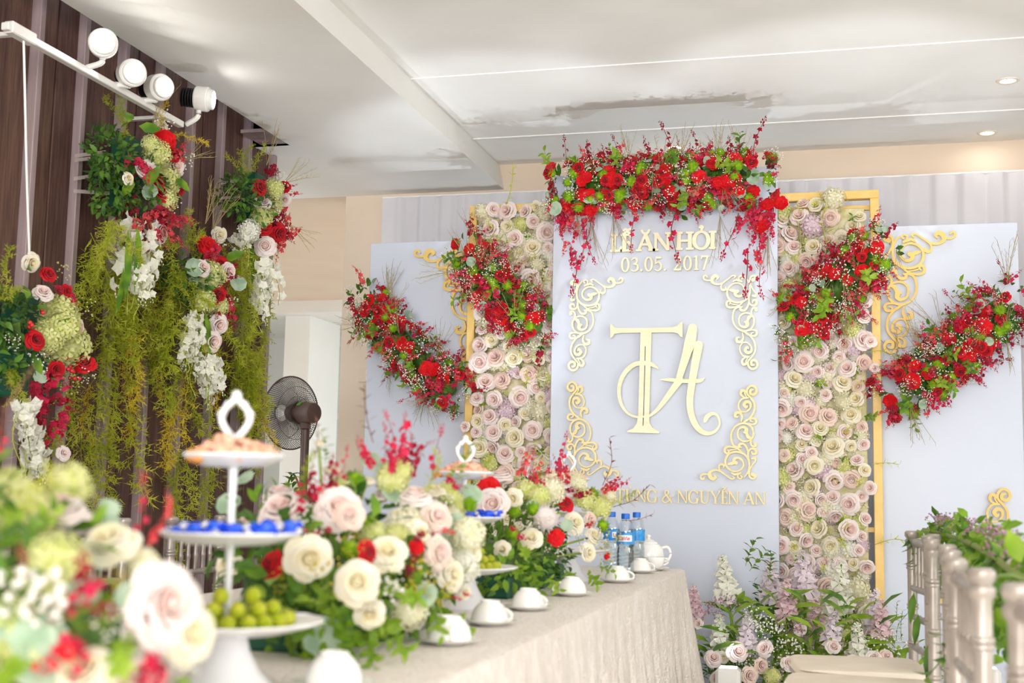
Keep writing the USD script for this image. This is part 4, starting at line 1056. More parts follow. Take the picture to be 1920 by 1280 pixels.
# three-tier stands with grapes, sweets and nuts
M['grape'] = petal('grape_green', lin(176, 190, 30), lin(206, 208, 60), 0.3, 0.25, 50)
M['candy'] = noisy('candy_foil', lin(10, 60, 210), lin(30, 100, 240), 60, 0.25, 0.6)
M['candyw'] = mat('candy_white', lin(225, 225, 232), 0.35)
M['nut'] = noisy('nut_brown', lin(222, 160, 132), lin(240, 190, 164), 60, 0.6)
M['nuto'] = noisy('dried_orange', lin(236, 150, 70), lin(244, 178, 100), 60, 0.5)
def plate(r, z, wav): return lathe([(.001, z), (r * .3, z), (r * .62, z + .002), (r * .95, z + .014), (r, z + .018), (r * .985, z + .0205), (r * .93, z + .0165), (r * .6, z + .0055), (.001, z + .004)], 64, wav, .014, 3)
stand0 = None
STL = ['nearest white three-tier cake stand, between the two front flower arrangements', 'middle white three-tier cake stand, half hidden behind pink roses', 'farthest white three-tier cake stand, only its top plate showing above the flowers']
WHO = ['nearest', 'middle', 'farthest']
candy0 = grape0 = None
for k, (x, y) in enumerate([(-.872, 1.70), (-.945, 3.12), (-.915, 4.25)]):
    base = np.array([x, y, TZ]); rz = (14, 20, 10)[k]
    if stand0 is None:
        stand0 = thing('tiered_stand', STL[k], 'cake stand', base, rz, 'three-tier stands on the table')
        obj('pedestal', lathe([(.001, 0), (.078, 0), (.080, .004), (.070, .012), (.052, .03), (.036, .06), (.030, .082), (.034, .086), (.001, .086)], 40), 'tier', stand0, smooth=40)
        obj('plate', plate(.142, .086, 16), 'tier', stand0, smooth=40); obj('plate', plate(.104, .212, 14), 'tier', stand0, smooth=40); obj('plate', plate(.075, .325, 12), 'tier', stand0, smooth=40)
        for z0, z1 in ((.09, .212), (.216, .325)): obj('rod', lathe([(.0075, z0), (.006, z0 + .01), (.005, (z0 + z1) / 2), (.006, z1 - .01), (.0075, z1)], 14), 'tier', stand0, smooth=40)
        obj('rod', lathe([(.008, .329), (.006, .336), (.0055, .360), (.008, .368)], 14), 'tier', stand0, smooth=40)
        lp = [(0, 0, .366), (-.010, 0, .376), (-.019, 0, .390), (-.021, 0, .402), (-.016, 0, .412), (-.008, 0, .420), (0, 0, .430)]
        L1 = smooth_curve(lp, 6); L2 = L1 * [-1, 1, 1]
        obj('handle', cat_mesh([tube(L1, .0052, 8), tube(L2, .0052, 8), put(ICO2, (0, 0, .432), size=.0075), put(ICO1, (-.0205, 0, .404), size=.0068), put(ICO1, (.0205, 0, .404), size=.0068), put(ICO1, (-.012, 0, .418), size=.0062), put(ICO1, (.012, 0, .418), size=.0062)]), 'tier', stand0, smooth=True)
    else: copy_thing(stand0, 'tiered_stand', base, rz, STL[k], 'cake stand', 'three-tier stands on the table')
    rs = np.random.RandomState(60 + k)
    obj('nut_heap', cat_mesh([put(ICO1 if i % 3 else OCTA, (r * math.cos(a), r * math.sin(a), .338 + max(0.004, .042 - r * .55) * u ** .5), rdir(rs), (.0085, .007)[i % 2], 0) for i, (r, a, u) in enumerate((.062 * math.sqrt(rs.rand()), rs.rand() * 6.283, rs.rand()) for _ in range(150)) if r > .012]), 'nut', off=-base, smooth=True, label=f'heap of brown nuts on the top plate of the {WHO[k]} cake stand', cat='nuts', kind='stuff')
    obj('dried_fruit', cat_mesh([put(OCTA, (r * math.cos(a), r * math.sin(a), .3365 + .008 * u), rdir(rs), .009, 0) for r, a, u in ((.050 + .018 * rs.rand(), 2.2 + rs.rand() * 2.4, rs.rand()) for _ in range(34))]), 'nuto', off=-base, smooth=True, label=f'orange dried fruit beside the nuts on the {WHO[k]} cake stand', cat='dried fruit', kind='stuff')
    # sweets on the middle plate
    gl = f'blue foil sweet on the middle plate of the {WHO[k]} cake stand'
    for i in range(34 if k < 2 else 0):
        r = (.035, .066, .086)[i % 3]; a = i * 2.399; p = base + [r * math.cos(a), r * math.sin(a), .2205 + (.004, .0075, .0105)[i % 3] + (.010 if i > 21 else 0)]
        if candy0 is None:
            candy0 = thing('sweet', gl, 'sweet', p, 0, 'blue sweets on the nearest stand')
            obj('body', (ICO1[0] * [.0145, .009, .0085], ICO1[1]), 'candy', candy0)
            for s in (-1, 1):
                obj('twist', (np.array([(s * .009, 0, 0), (s * .021, .009, .004), (s * .021, -.009, .001), (s * .020, 0, .008), (s * .019, 0, -.004)]), np.array([(0, 1, 3), (0, 3, 2), (0, 2, 4), (0, 4, 1)])), 'candy' if s > 0 else 'candyw', candy0, smooth=False)
        else: copy_thing(candy0, 'sweet', p, i * 77, gl, 'sweet', f'blue sweets on the {WHO[k]} stand')
    gl = f'pale green grape on the bottom plate of the {WHO[k]} cake stand'; n = 0
    spots = []
    for layer, (rr, cnt, z) in enumerate(((.035, 7, .1005), (.062, 14, .1025), (.089, 21, .107), (.048, 9, .1215), (.074, 14, .124), (.060, 8, .143))):
        for i in range(cnt):
            a = 2 * np.pi * i / cnt + layer * .22 + rs.uniform(-.02, .02)
            if layer >= 3 and not -2.0 < a % 6.283 - 5.6 < 1.3: continue
            spots.append((rr * math.cos(a), rr * math.sin(a), z))
    for q in (spots if k < 2 else []):
        if grape0 is None:
            grape0 = thing('grape', gl, 'grape', base + q, 0, 'grapes on the nearest stand'); obj('berry', (ICO2[0] * [.0118, .0118, .0125], ICO2[1]), 'grape', grape0); obj('stalk', tube([(0, 0, .012), (.001, 0, .016)], .001, 4), 'stem', grape0)
        else: copy_thing(grape0, 'grape', base + q, rs.rand() * 360, gl, 'grape', f'grapes on the {WHO[k]} stand')

# ------------------------------------------------------------------ silver ladder-back chairs
def post_prof(h, r=.0165, rings=()):
    P = [(.001, 0), (r * .8, 0), (r, .02)]
    for z in sorted(rings): P += [(r, z - .012), (r * 1.22, z - .008), (r * 1.22, z - .003), (r * 1.02, z), (r * 1.22, z + .003), (r * 1.22, z + .008), (r, z + .012)]
    return P
CH = .945
def make_chair(label, loc, rz, group):
    t = thing('chair', label, 'chair', loc, rz, group)
    P = post_prof(CH, .0165, (.12, .30, .55, .68, .82)) + [(.0165, CH - .055), (.023, CH - .045), (.023, CH - .033), (.017, CH - .028), (.024, CH - .018), (.024, CH - .006), (.018, CH), (.001, CH)]
    for y in (-.178, .178): obj('back_post', put(lathe(P, 14), (0, y, 0)), 'silver', t, smooth=40)
    for y in (-.185, .185): obj('front_leg', put(lathe(post_prof(.44, .0165, (.12, .30)) + [(.0165, .44), (.001, .44)], 14), (-.385, y, 0)), 'silver', t, smooth=40)
    obj('seat', bx(-.43, .012, -.20, .20, .435, .462, .008), 'silver', t, smooth=False)
    cs = sbox(-.435 + .05, -.205 + .05, .0 - .05, .205 - .05).buffer(.05, 6)
    lay = [(.0, .462), (.012, .466), (.018, .474), (.012, .492), (.0, .498)]
    rings = [np.array(cs.buffer(o - .012).exterior.coords)[:-1] for o, z in lay]
    nn = len(rings[0]); rs_ = [r if len(r) == nn else np.array([Polygon(r).exterior.interpolate(i / nn, normalized=True).coords[0] for i in range(nn)]) for r in rings]
    V = np.vstack([np.column_stack([r, np.full(nn, z)]) for r, (o, z) in zip(rs_, lay)] + [[[-.2, 0, .503]]]); i, j = np.meshgrid(np.arange(len(lay) - 1), np.arange(nn), indexing='ij')
    q = np.stack([i * nn + j, i * nn + (j + 1) % nn, (i + 1) * nn + (j + 1) % nn, (i + 1) * nn + j], -1).reshape(-1, 4); e = (len(lay) - 1) * nn; jj = np.arange(nn)
    obj('cushion', (V, np.vstack([q[:, [0, 1, 2]], q[:, [0, 2, 3]], np.stack([e + jj, e + (jj + 1) % nn, np.full(nn, len(V) - 1)], 1)])), 'cushion', t, smooth=50)
    rp = [(-.178, .011), (-.09, .0115), (-.07, .014), (-.05, .0115), (.05, .0115), (.07, .014), (.09, .0115), (.178, .011)]
    for z, s in ((.905, 1.25), (.745, 1.0), (.645, 1.0), (.54, 1.0)): obj('rail', tube([(0, y, z) for y, r in rp], [r * s for y, r in rp], 10), 'silver', t, smooth=50)
    for y in (-.107, -.054, 0, .054, .107): obj('spindle', put(lathe([(.008, .75), (.008, .79), (.0105, .80), (.0105, .806), (.008, .815), (.008, .89)], 10), (0, y, 0)), 'silver', t, smooth=40)
    for z in (.14, .26):
        for a, b in (((0, -.178, z), (0, .178, z)), ((-.385, -.185, z), (-.385, .185, z)), ((0, -.178, z), (-.385, -.185, z)), ((0, .178, z), (-.385, .185, z))): obj('stretcher', tube([a, b], .009, 8), 'silver', t, smooth=50)
    return t
CHR = [((.258, 4.575), 8.5, 'farthest silver ladder-back chair of the right row, next to the flower bed'), ((.25, 4.03), -2, 'second silver ladder-back chair from the flower bed in the right row'), ((.245, 3.25), -3, 'third silver ladder-back chair from the flower bed in the right row'), ((.218, 2.475), 2, 'fourth silver ladder-back chair from the flower bed, blurred at the lower right'), ((.255, 1.74), 6, 'nearest silver ladder-back chair, cut off by the lower right corner of the photo')]
ch0 = make_chair(CHR[0][2], (*CHR[0][0], 0), CHR[0][1], 'silver chairs in the row at the right')
for (x, y), a, lab in CHR[1:]: copy_thing(ch0, 'chair', (x, y, 0), a, lab, 'chair', 'silver chairs in the row at the right')
for y, lab in ((2.86, 'silver chair beyond the table, nearest of those glimpsed under the cake stand plate'), (3.52, 'silver chair beyond the table, second of those glimpsed behind the flowers'), (4.18, 'silver chair beyond the table, farthest of those glimpsed behind the flowers')):
    copy_thing(ch0, 'chair', (-2.28, y, 0), 180, lab, 'chair', 'silver chairs on the far side of the table')

# ------------------------------------------------------------------ flowers: the red garlands on the backdrop
def path_at(P, t):
    s = np.r_[0, np.cumsum(np.linalg.norm(np.diff(P, axis=0), axis=1))]; x = t * s[-1]
    return np.array([np.interp(x, s, P[:, k]) for k in range(3)])


def garland(A, P, rad, seed, n, clip=None):
    """Flowers all round the front of a moss core that follows the path P. n: how many of each kind."""
    rs = np.random.RandomState(seed); P = np.asarray(P, float)
    S = smooth_curve(P, 8) if len(P) > 2 else P
    A.add('foam_core', tube(np.array([path_at(S, t) for t in np.linspace(.05, .95, 12)]), np.r_[.02, np.full(10, rad * .55), .02], 10), 'leafd', smooth=True)
    L = np.sum(np.linalg.norm(np.diff(P, axis=0), axis=1))

    def spot(out=1.0, fi=105, t=None):
        while True:
            tt = rs.rand() if t is None else t; c = path_at(S, tt); g = nrm(path_at(S, min(tt + .02, 1)) - path_at(S, max(tt - .02, 0)))
            fr = np.array([0, -1.0, 0]); si = nrm(np.cross(g, fr)); a = math.radians(rs.uniform(-fi, fi))
            d = nrm(fr * math.cos(a) + si * math.sin(a)); rr = rad * out * (.9 + .2 * rs.rand())
            if tt < .04: d = nrm(d - g * .6)
            if tt > .96: d = nrm(d + g * .6)
            p = c + d * rr
            if clip is None or clip(p): return p, d
    parts = []; BL = [make_blade(1, .5, b, .15) for b in (.05, .2, .35)]
    for i in range(n.get('leaf', 0)):
        p, d = spot(.75); parts.append(leaf_at(BL[i % 3], p, nrm(d + rs.normal(size=3) * .8), d + rs.normal(size=3) * .4, rs.uniform(.03, .055)))
    A.add('foliage', cat_mesh(parts), 'leafd', kind='stuff')
    for i in range(n.get('rose', 0)): p, d = spot(1.04, 85); A.rose(p, d + rs.normal(size=3) * .3, rs.uniform(.056, .074), 'red', 0, rs)
    for i in range(n.get('carn', 0)): p, d = spot(1.02, 95); A.one('carnation', CARN, p - d * .02, d + rs.normal(size=3) * .3, rs.uniform(.062, .088), 'carn', rs)
    for i in range(n.get('trick', 0)): p, d = spot(1.04, 100); A.one('green_dianthus', TRICK, p - d * .012, d + rs.normal(size=3) * .3, rs.uniform(.06, .088), 'trick', rs)
    for i in range(n.get('spray', 0)):
        p, d = spot(.80, 100); A.spray(p, nrm(d + rs.normal(size=3) * .7 + [0, 0, -.15]), rs.uniform(.085, .14), ('crim', 'crim', 'coral', 'wine')[i % 4], rs=rs)
    for i in range(n.get('gyp', 0)): p, d = spot(.95, 100); A.gyp(p, d, rs.uniform(.075, .11), rs)
    for i in range(n.get('euca', 0)): p, d = spot(1.02, 90); A.rleaf(p, d + rs.normal(size=3) * .4, rs.uniform(.035, .06), rs)
    for i in range(n.get('sprig', 0)): p, d = spot(.9, 120); A.one('leaf_sprig', SPRIG, p, d + rs.normal(size=3) * .5, rs.uniform(.09, .15), ('leaf', 'leafl')[i % 2], rs)
    for i in range(n.get('dry', 0)): p, d = spot(.8, 120); A.one('dry_grass', DRY, p, d * .6 + np.array([0, 0, rs.choice([-1, 1]) * .8]) + rs.normal(size=3) * .3, rs.uniform(.16, .28), 'dry', rs)
    for i in range(n.get('tip', 0)):
        p, d = spot(.9, 120); A.spray(p, nrm(d + rs.normal(size=3) * .5), rs.uniform(.12, .2), ('crim', 'wine')[i % 2], SPRAY_THIN, rs)
    return S


yT = 6.345
g0, g1 = at(1062, 350, yT), at(1428, 332, yT)
A = Arr('flower_garland', 'thick red and green flower garland draped across the top of the white centre panel', 'garland', (g0[0] * .5 + g1[0] * .5, yT, g0[2]))
TOP = garland(A, [at(1058, 352, yT), at(1150, 345, yT), at(1250, 341, yT), at(1350, 338, yT), at(1430, 335, yT)], .135, 11,
              dict(leaf=560, rose=36, carn=64, trick=48, spray=120, gyp=62, euca=26, sprig=10, dry=10))
rs = np.random.RandomState(12)
for (x, y, dx, dy, n) in ((1072, 392, 0, 1, 12), (1078, 425, .02, 1, 5), (1076, 455, 0, 1, 3), (1428, 388, 0, 1, 11), (1410, 395, -.12, 1, 6), (1430, 420, 0, 1, 7), (1418, 450, 0, 1, 4)):
    for i in range(n):
        p = at(x + rs.uniform(-22, 22), y + rs.uniform(-24, 16), 6.36 - .05 * rs.rand())
        A.spray(p, nrm((dx * .8 + rs.normal() * .18, -.35 + rs.normal() * .2, -dy)), rs.uniform(.09, .15), ('crim', 'crim', 'coral')[i % 3], rs=rs)
for (x, y) in ((1092, 360), (1065, 385), (1108, 395), (1412, 360), (1440, 385), (1432, 425), (1465, 382), (1040, 388)):
    A.one('carnation', CARN, at(x, y, 6.30), (rs.normal() * .3, -1, rs.normal() * .3), .075, 'carn', rs)
for (x, y, L) in ((1108, 400, .28), (1190, 405, .2), (1266, 400, .27), (1385, 400, .26), (1078, 470, .26), (1425, 480, .24), (1402, 465, .28), (1100, 430, .2)):
    A.spray(at(x, y, 6.32), nrm((rs.normal() * .1 - (.3 if x in (1385, 1400) else 0), -.12, -1)), L, 'crim', SPRAY_THIN, rs)
for (x, y, L) in ((1062, 312, .17), (1105, 300, .12), (1158, 305, .16), (1212, 303, .14), (1257, 300, .22), (1308, 303, .17), (1372, 305, .14), (1412, 300, .24), (1300, 300, .1), (1262, 302, .12)):
    A.spray(at(x, y, 6.34), nrm((rs.normal() * .1, -.05, 1)), L, 'wine', SPRAY_THIN if L > .15 else SPRAY, rs)
for (x, y) in ((1180, 305), (1340, 303), (1355, 303), (1275, 300), (1390, 304)):
    A.one('dry_grass', DRY, at(x, y, 6.36), (rs.normal() * .25 + .1, 0, 1), .22, 'dry', rs)
for (x, y) in ((1150, 400), (1440, 440), (1350, 405), (1110, 420)):
    A.one('dry_grass', DRY, at(x, y, 6.40), (rs.normal() * .1, -.05, -1), .26, 'dry', rs)
for (x, y, s) in ((1112, 378, .075), (1168, 368, .062), (1156, 372, .05), (1040, 365, .05), (1048, 378, .08), (1275, 352, .05), (1290, 360, .05), (1352, 340, .055), (1405, 346, .07), (1390, 350, .06), (1222, 352, .05), (1160, 300, .05), (1287, 378, .06), (1425, 330, .06)):
    A.rleaf(at(x, y, 6.235), (rs.normal() * .25, -1, rs.normal() * .25), s, rs)

GN = 'red flower garland with baby\'s breath '
def diag(px, yy, label, seed, k, rad=.115, clip=None, leanL=None):
    P = [at(x, y, yy) for x, y in px]; c = np.mean(P, axis=0)
    A = Arr('flower_garland', label, 'garland', (c[0], yy, c[2]))
    garland(A, P, rad, seed, {q: int(v * k) for q, v in dict(leaf=340, rose=19, carn=20, trick=18, spray=78, gyp=46, euca=10, sprig=9, dry=12, tip=10).items()}, clip)
    return A
lo_l = diag([(686, 560), (740, 628), (800, 690), (862, 745)], 6.545, GN + 'running down across the left backdrop board', 21, 1.2, .118)
up_l = diag([(880, 470), (925, 535), (975, 585), (1022, 622)], 6.44, GN + 'running down across the left rose wall', 22, 1.0, .125, lambda p: p[0] < px0 - .0)
up_r = diag([(1648, 462), (1590, 520), (1535, 570), (1478, 612)], 6.44, GN + 'rising across the right rose wall', 23, 1.05, .13, lambda p: p[0] > px1 + .0)
lo_r = diag([(1900, 562), (1830, 625), (1755, 690), (1676, 738)], 6.545, GN + 'rising across the right backdrop board', 24, 1.3, .125)

# ------------------------------------------------------------------ rose walls
def rose_wall(x0, x1, z0, z1, seed, label, gap_side):
    rs = np.random.RandomState(seed); c = ((x0 + x1) / 2, 6.60, 0)
    A = Arr('rose_screen', label, 'flower backdrop', c)
    A.add('foam_sheet', bx(x0 + .01, x1 - .01, 6.575, 6.61, z0, z1 - .05, .004), 'moss', smooth=False)
    pts = []
    for tries in range(9000):
        s = rs.choice([.062, .075, .088, .098, .108], p=[.16, .25, .27, .20, .12])
        p = np.array([rs.uniform(x0 + .02, x1 - .02), rs.uniform(z0 + .04, z1 - .0)])
        if gap_side and p[1] > z1 - .09 and (x1 - p[0] if gap_side > 0 else p[0] - x0) < .16: continue
        if all(np.hypot(*(p - q)) > (s + r) * .43 for q, r in pts): pts.append((p, s))
        if len(pts) > 300: break
    for i, (p, s) in enumerate(pts):
        d = (rs.normal() * .28, -1, rs.normal() * .28 + .05); kind = rs.choice(['blush', 'blush', 'blush', 'peach', 'cream'])
        y = 6.555 - .25 * s - rs.rand() * .035
        if i % 9 == 8 and s > .07:
            A.one('hydrangea', HYD_LO, (p[0], y + .015, p[1]), d, s * 1.2, ('hydr', 'hydrw', 'hydrp', 'hydrw')[(i // 9) % 4], rs)
        else: A.rose((p[0], y, p[1]), d, s * 1.18, kind, 0, rs)
    W = x1 - x0; H = z1 - z0; k = W * H
    for i in range(int(120 * k)): A.one('hydrangea', HYD_LO, (rs.uniform(x0 + .03, x1 - .03), 6.562, rs.uniform(z0, z1 - .06)), (0, -1, 0), rs.uniform(.07, .11), ('hydrw', 'hydr', 'hydrw', 'hydrp', 'worch', 'hydrw')[i % 6], rs)
    for i in range(int(55 * k)): A.gyp((rs.uniform(x0 + .02, x1 - .02), 6.55, rs.uniform(z0, z1 - .04)), (rs.normal() * .3, -1, rs.normal() * .3), rs.uniform(.08, .12), rs)
    for i in range(int(34 * k)): A.one('lime_sprig', SPRIG_THIN, (rs.uniform(x0 + .02, x1 - .02), 6.545, rs.uniform(z0, z1 - .02)), (rs.normal() * .6, -1, rs.normal() * .7 + .2), rs.uniform(.08, .15), 'limebud', rs)
    for i in range(int(30 * k)): A.one('leaf_sprig', SPRIG, (rs.uniform(x0 + .02, x1 - .02), 6.565, rs.uniform(z0, z1 - .05)), (rs.normal() * .6, -1, rs.normal() * .6), rs.uniform(.06, .09), ('leaf', 'leafl', 'leafl')[i % 3], rs)
    return A
xl0, xl1 = fl[0] + .052, px0 + .03
xr0, xr1 = px1 - .03, fr[0] - .062
RW1 = rose_wall(xl0, xl1, .05, FZ - .015, 31, 'wall of pale pink and cream roses to the left of the white centre panel', 0)
RW2 = rose_wall(xr0, xr1, .05, FZ - .035, 32, 'wall of pale pink and cream roses to the right of the white centre panel', 1)
rs = np.random.RandomState(33)
for (x, y, d, L) in ((945, 395, (.35, -.2, 1), .26), (1553, 470, (0, -.1, 1), .32), (1497, 480, (-.05, -.1, 1), .22), (1640, 1020, (1, -.3, .12), .2), (1625, 660, (1, -.4, -.1), .16), (1635, 870, (1, -.4, 0), .14), (1455, 870, (-1, -.4, 0), .1), (880, 720, (-1, -.4, 0), .12)):
    (RW1 if x < 1200 else RW2).one('lime_sprig', SPRIG_THIN, at(x, y, 6.50), d, L, 'limebud', rs)
for (x, y, s) in ((1632, 915, .075), (1632, 640, .07), (872, 800, .065), (1640, 690, .06), (880, 882, .07)):
    (RW1 if x < 1200 else RW2).rose(at(x, y, 6.47), (rs.normal() * .3, -1, .1), s, 'blush', 0, rs)

# ------------------------------------------------------------------ bouquets and hanging fern on the slat wall
XB = -2.875
def wall_bouquet(label, seed, cpx, tray, items, group=None):
    rs = np.random.RandomState(seed); c = atx(*cpx, -3.0)
    A = Arr('wall_bouquet', label, 'bouquet', (-3.085, c[1], c[2]))
    y0, y1, z0, z1 = tray
    A.add('foam_tray', bx(-3.084, -3.0, c[1] + y0, c[1] + y1, c[2] + z0, c[2] + z1, .01), 'foam', smooth=False)
    A.c = c; A.rs = rs
    face = np.array([.86, -.5, .05])
    for it in items:
        k, x, y, s = it[:4]; extra = it[4] if len(it) > 4 else None
        X = XB + rs.uniform(-.03, .03); p = atx(x, y, X); ppm = FPX / np.dot(p - EYE, _f); sz = s / ppm
        d = face + rs.normal(size=3) * .28
        if k in ('blush', 'cream', 'red', 'peach'): A.rose(p, d, sz * 1.08, k, 1, rs)
        elif k == 'carn': A.one('carnation', CARN, p, d, sz, 'carn', rs)
        elif k == 'hyd': A.one('hydrangea', HYD, p - face * sz * .25, d, sz * 1.15, extra or 'hydr', rs)
        elif k in ('crim', 'coral', 'wine'): 
            for q in range(3): A.spray(p + rs.normal(size=3) * .02 - face * .04, nrm(face * .5 + np.array([0, 0, -.6]) + rs.normal(size=3) * .5), sz * rs.uniform(.8, 1.15), k, rs=rs)
        elif k == 'white':
            for q in range(3): A.spray(p + rs.normal(size=3) * [.02, .03, .02], nrm(np.array([.12, 0, -1]) + rs.normal(size=3) * .12), sz * rs.uniform(.75, 1.1), 'worch', WSPRAY, rs, 'stem', 'dendrobium_spray')
            A.one('lime_bud_spray', SPRIG_THIN, p + [0, -.02, -.05], (.1, -.1, -1), sz * 1.05, 'limebud', rs)
        elif k == 'gyp': A.gyp(p, d, sz, rs)
        elif k == 'sol': A.one('golden_spray', [g[0] for g in GYP], p, d, sz, 'hydr', rs, kind='stuff')
        elif k == 'berry':
            for q in range(4): A.add('berry', put(ICO1, p + rs.normal(size=3) * .013, size=.0085), 'berry')
        elif k == 'euca': A.rleaf(p, d, sz, rs)
        elif k == 'leaf': A.add('leaf', leaf_at(make_blade(1, .55), p, nrm(rs.normal(size=3) + [.2, -.2, 0]), d, sz), 'leafl' if rs.rand() < .4 else 'leaf')
        elif k == 'long': A.add('long_leaf', leaf_at(make_blade(1, .13, .1), p, (.12, rs.normal() * .1, -1), face, sz), 'leaf')
        elif k == 'fol': A.add('foliage', foliage(rs, extra or 170, p - [.06, 0, 0], (.09, .09 * s / 60 if s < 90 else .12, sz * .5), .028, .05), 'leafd', kind='stuff')
        elif k == 'fern':
            for q in range(4): A.one('fern_frond', FROND, p - [.05, 0, 0], np.array(extra or (0.2, -.3, -1)) + rs.normal(size=3) * .35, sz * rs.uniform(.8, 1.2), 'fern', rs)
        elif k == 'yfern': A.one('fern_frond', FROND, p, extra, sz, 'ferny', rs)
        elif k == 'dry': A.one('dry_grass', DRY, p, extra or (.3, -.1, 1), sz, 'dry', rs)
    return A
wall_bouquet('lowest bouquet on the slat wall at the left edge, with a big lime hydrangea', 41, (62, 640), (-.10, .12, -.22, .18),
    [('fol', 35, 590, 100, 260), ('fol', 40, 680, 90, 160), ('cream', 58, 492, 38), ('red', 90, 515, 32), ('blush', 80, 550, 38), ('red', 65, 638, 40), ('red', 105, 692, 34), ('red', 160, 683, 40), ('blush', 143, 613, 36), ('red', 124, 545, 26), ('hyd', 112, 585, 62), ('hyd', 128, 642, 72), ('hyd', 92, 635, 52), ('hyd', 118, 612, 56),
     ('crim', 118, 535, 62), ('crim', 85, 715, 95), ('wine', 108, 745, 95), ('crim', 120, 770, 70), ('white', 40, 745, 105), ('white', 58, 790, 110), ('white', 70, 835, 90), ('berry', 85, 580, 20), ('berry', 52, 612, 20), ('berry', 126, 690, 20), ('berry', 140, 705, 20), ('berry', 70, 760, 20), ('sol', 115, 512, 40), ('sol', 160, 578, 44), ('sol', 132, 722, 46), ('gyp', 25, 640, 40), ('gyp', 68, 680, 50), ('gyp', 160, 700, 40),
     ('euca', 62, 700, 30), ('euca', 72, 655, 24), ('leaf', 50, 560, 40), ('leaf', 70, 580, 42), ('leaf', 62, 665, 40), ('leaf', 50, 505, 30), ('leaf', 100, 600, 40), ('leaf', 90, 660, 40), ('leaf', 30, 620, 50), ('leaf', 112, 725, 36), ('fern', 25, 560, 90, (0, -.6, .1)), ('fern', 45, 690, 70), ('crim', 112, 890, 40), ('blush', 118, 850, 30)])
wall_bouquet('tall bouquet under the spotlights on the slat wall, white orchids trailing from its foot', 42, (262, 345), (-.12, .06, -.16, .2),
    [('fol', 232, 290, 120, 300), ('fol', 235, 350, 110, 220), ('fol', 290, 330, 120, 160), ('cream', 302, 236, 26), ('carn', 305, 262, 46), ('blush', 276, 318, 36), ('blush', 262, 320, 26), ('blush', 327, 312, 42), ('red', 295, 342, 34), ('red', 296, 364, 44), ('red', 331, 352, 36), ('red', 326, 290, 30), ('blush', 297, 437, 46), ('hyd', 312, 332, 54), ('hyd', 300, 285, 44), ('hyd', 312, 372, 36), ('hyd', 285, 270, 30), ('cream', 240, 335, 26),
     ('crim', 272, 300, 75), ('crim', 250, 300, 50), ('wine', 288, 390, 70), ('coral', 275, 405, 75), ('wine', 262, 375, 60), ('coral', 318, 405, 75), ('wine', 315, 385, 60), ('coral', 338, 412, 55), ('coral', 320, 275, 60), ('coral', 335, 270, 40), ('crim', 290, 420, 60), ('white', 252, 408, 100), ('white', 262, 450, 110), ('white', 268, 490, 80), ('white', 248, 500, 70), ('gyp', 342, 300, 46), ('gyp', 300, 228, 50), ('gyp', 285, 225, 40), ('gyp', 320, 380, 40), ('leaf', 240, 230, 44), ('leaf', 260, 236, 44), ('leaf', 335, 370, 44), ('leaf', 275, 345, 44), ('leaf', 248, 330, 44), ('leaf', 325, 335, 40), ('euca', 265, 355, 34), ('euca', 280, 350, 28),
     ('yfern', 322, 250, 70, (.6, .6, -.1)), ('yfern', 300, 240, 60, (.2, -.3, .8)), ('fern', 255, 240, 70, (.1, -.4, .6)), ('long', 258, 420, 130), ('long', 240, 430, 140), ('long', 232, 500, 100), ('fern', 225, 410, 120), ('fern', 330, 430, 100), ('dry', 290, 225, 90), ('dry', 345, 300, 80, (.3, .5, .4))])
wall_bouquet('small middle bouquet on the slat wall with grey-green leaves and red orchids', 43, (395, 530), (-.07, .05, -.14, .14),
    [('fol', 355, 520, 80, 160), ('fol', 395, 530, 90, 140), ('cream', 411, 440, 32), ('carn', 385, 463, 44), ('blush', 379, 502, 34), ('blush', 428, 508, 32), ('red', 412, 498, 36), ('blush', 408, 608, 42), ('blush', 396, 640, 42), ('red', 404, 553, 42), ('hyd', 396, 516, 48), ('hyd', 386, 565, 40), ('hyd', 410, 575, 36), ('crim', 403, 475, 66), ('coral', 418, 462, 60), ('crim', 430, 545, 66), ('wine', 418, 520, 50), ('wine', 415, 580, 50), ('coral', 436, 560, 50), ('gyp', 425, 560, 46), ('gyp', 405, 455, 40), ('gyp', 395, 590, 44), ('euca', 368, 520, 38), ('euca', 372, 535, 30), ('euca', 430, 530, 36), ('leaf', 422, 488, 40), ('leaf', 384, 590, 44), ('white', 356, 585, 84), ('white', 358, 630, 70), ('white', 366, 660, 66), ('white', 396, 665, 84), ('white', 400, 690, 70), ('long', 384, 580, 100), ('long', 372, 610, 90), ('fern', 370, 460, 80, (0, -.4, .5)), ('fern', 350, 500, 100), ('fern', 420, 600, 90), ('dry', 400, 430, 110), ('dry', 385, 420, 100)])
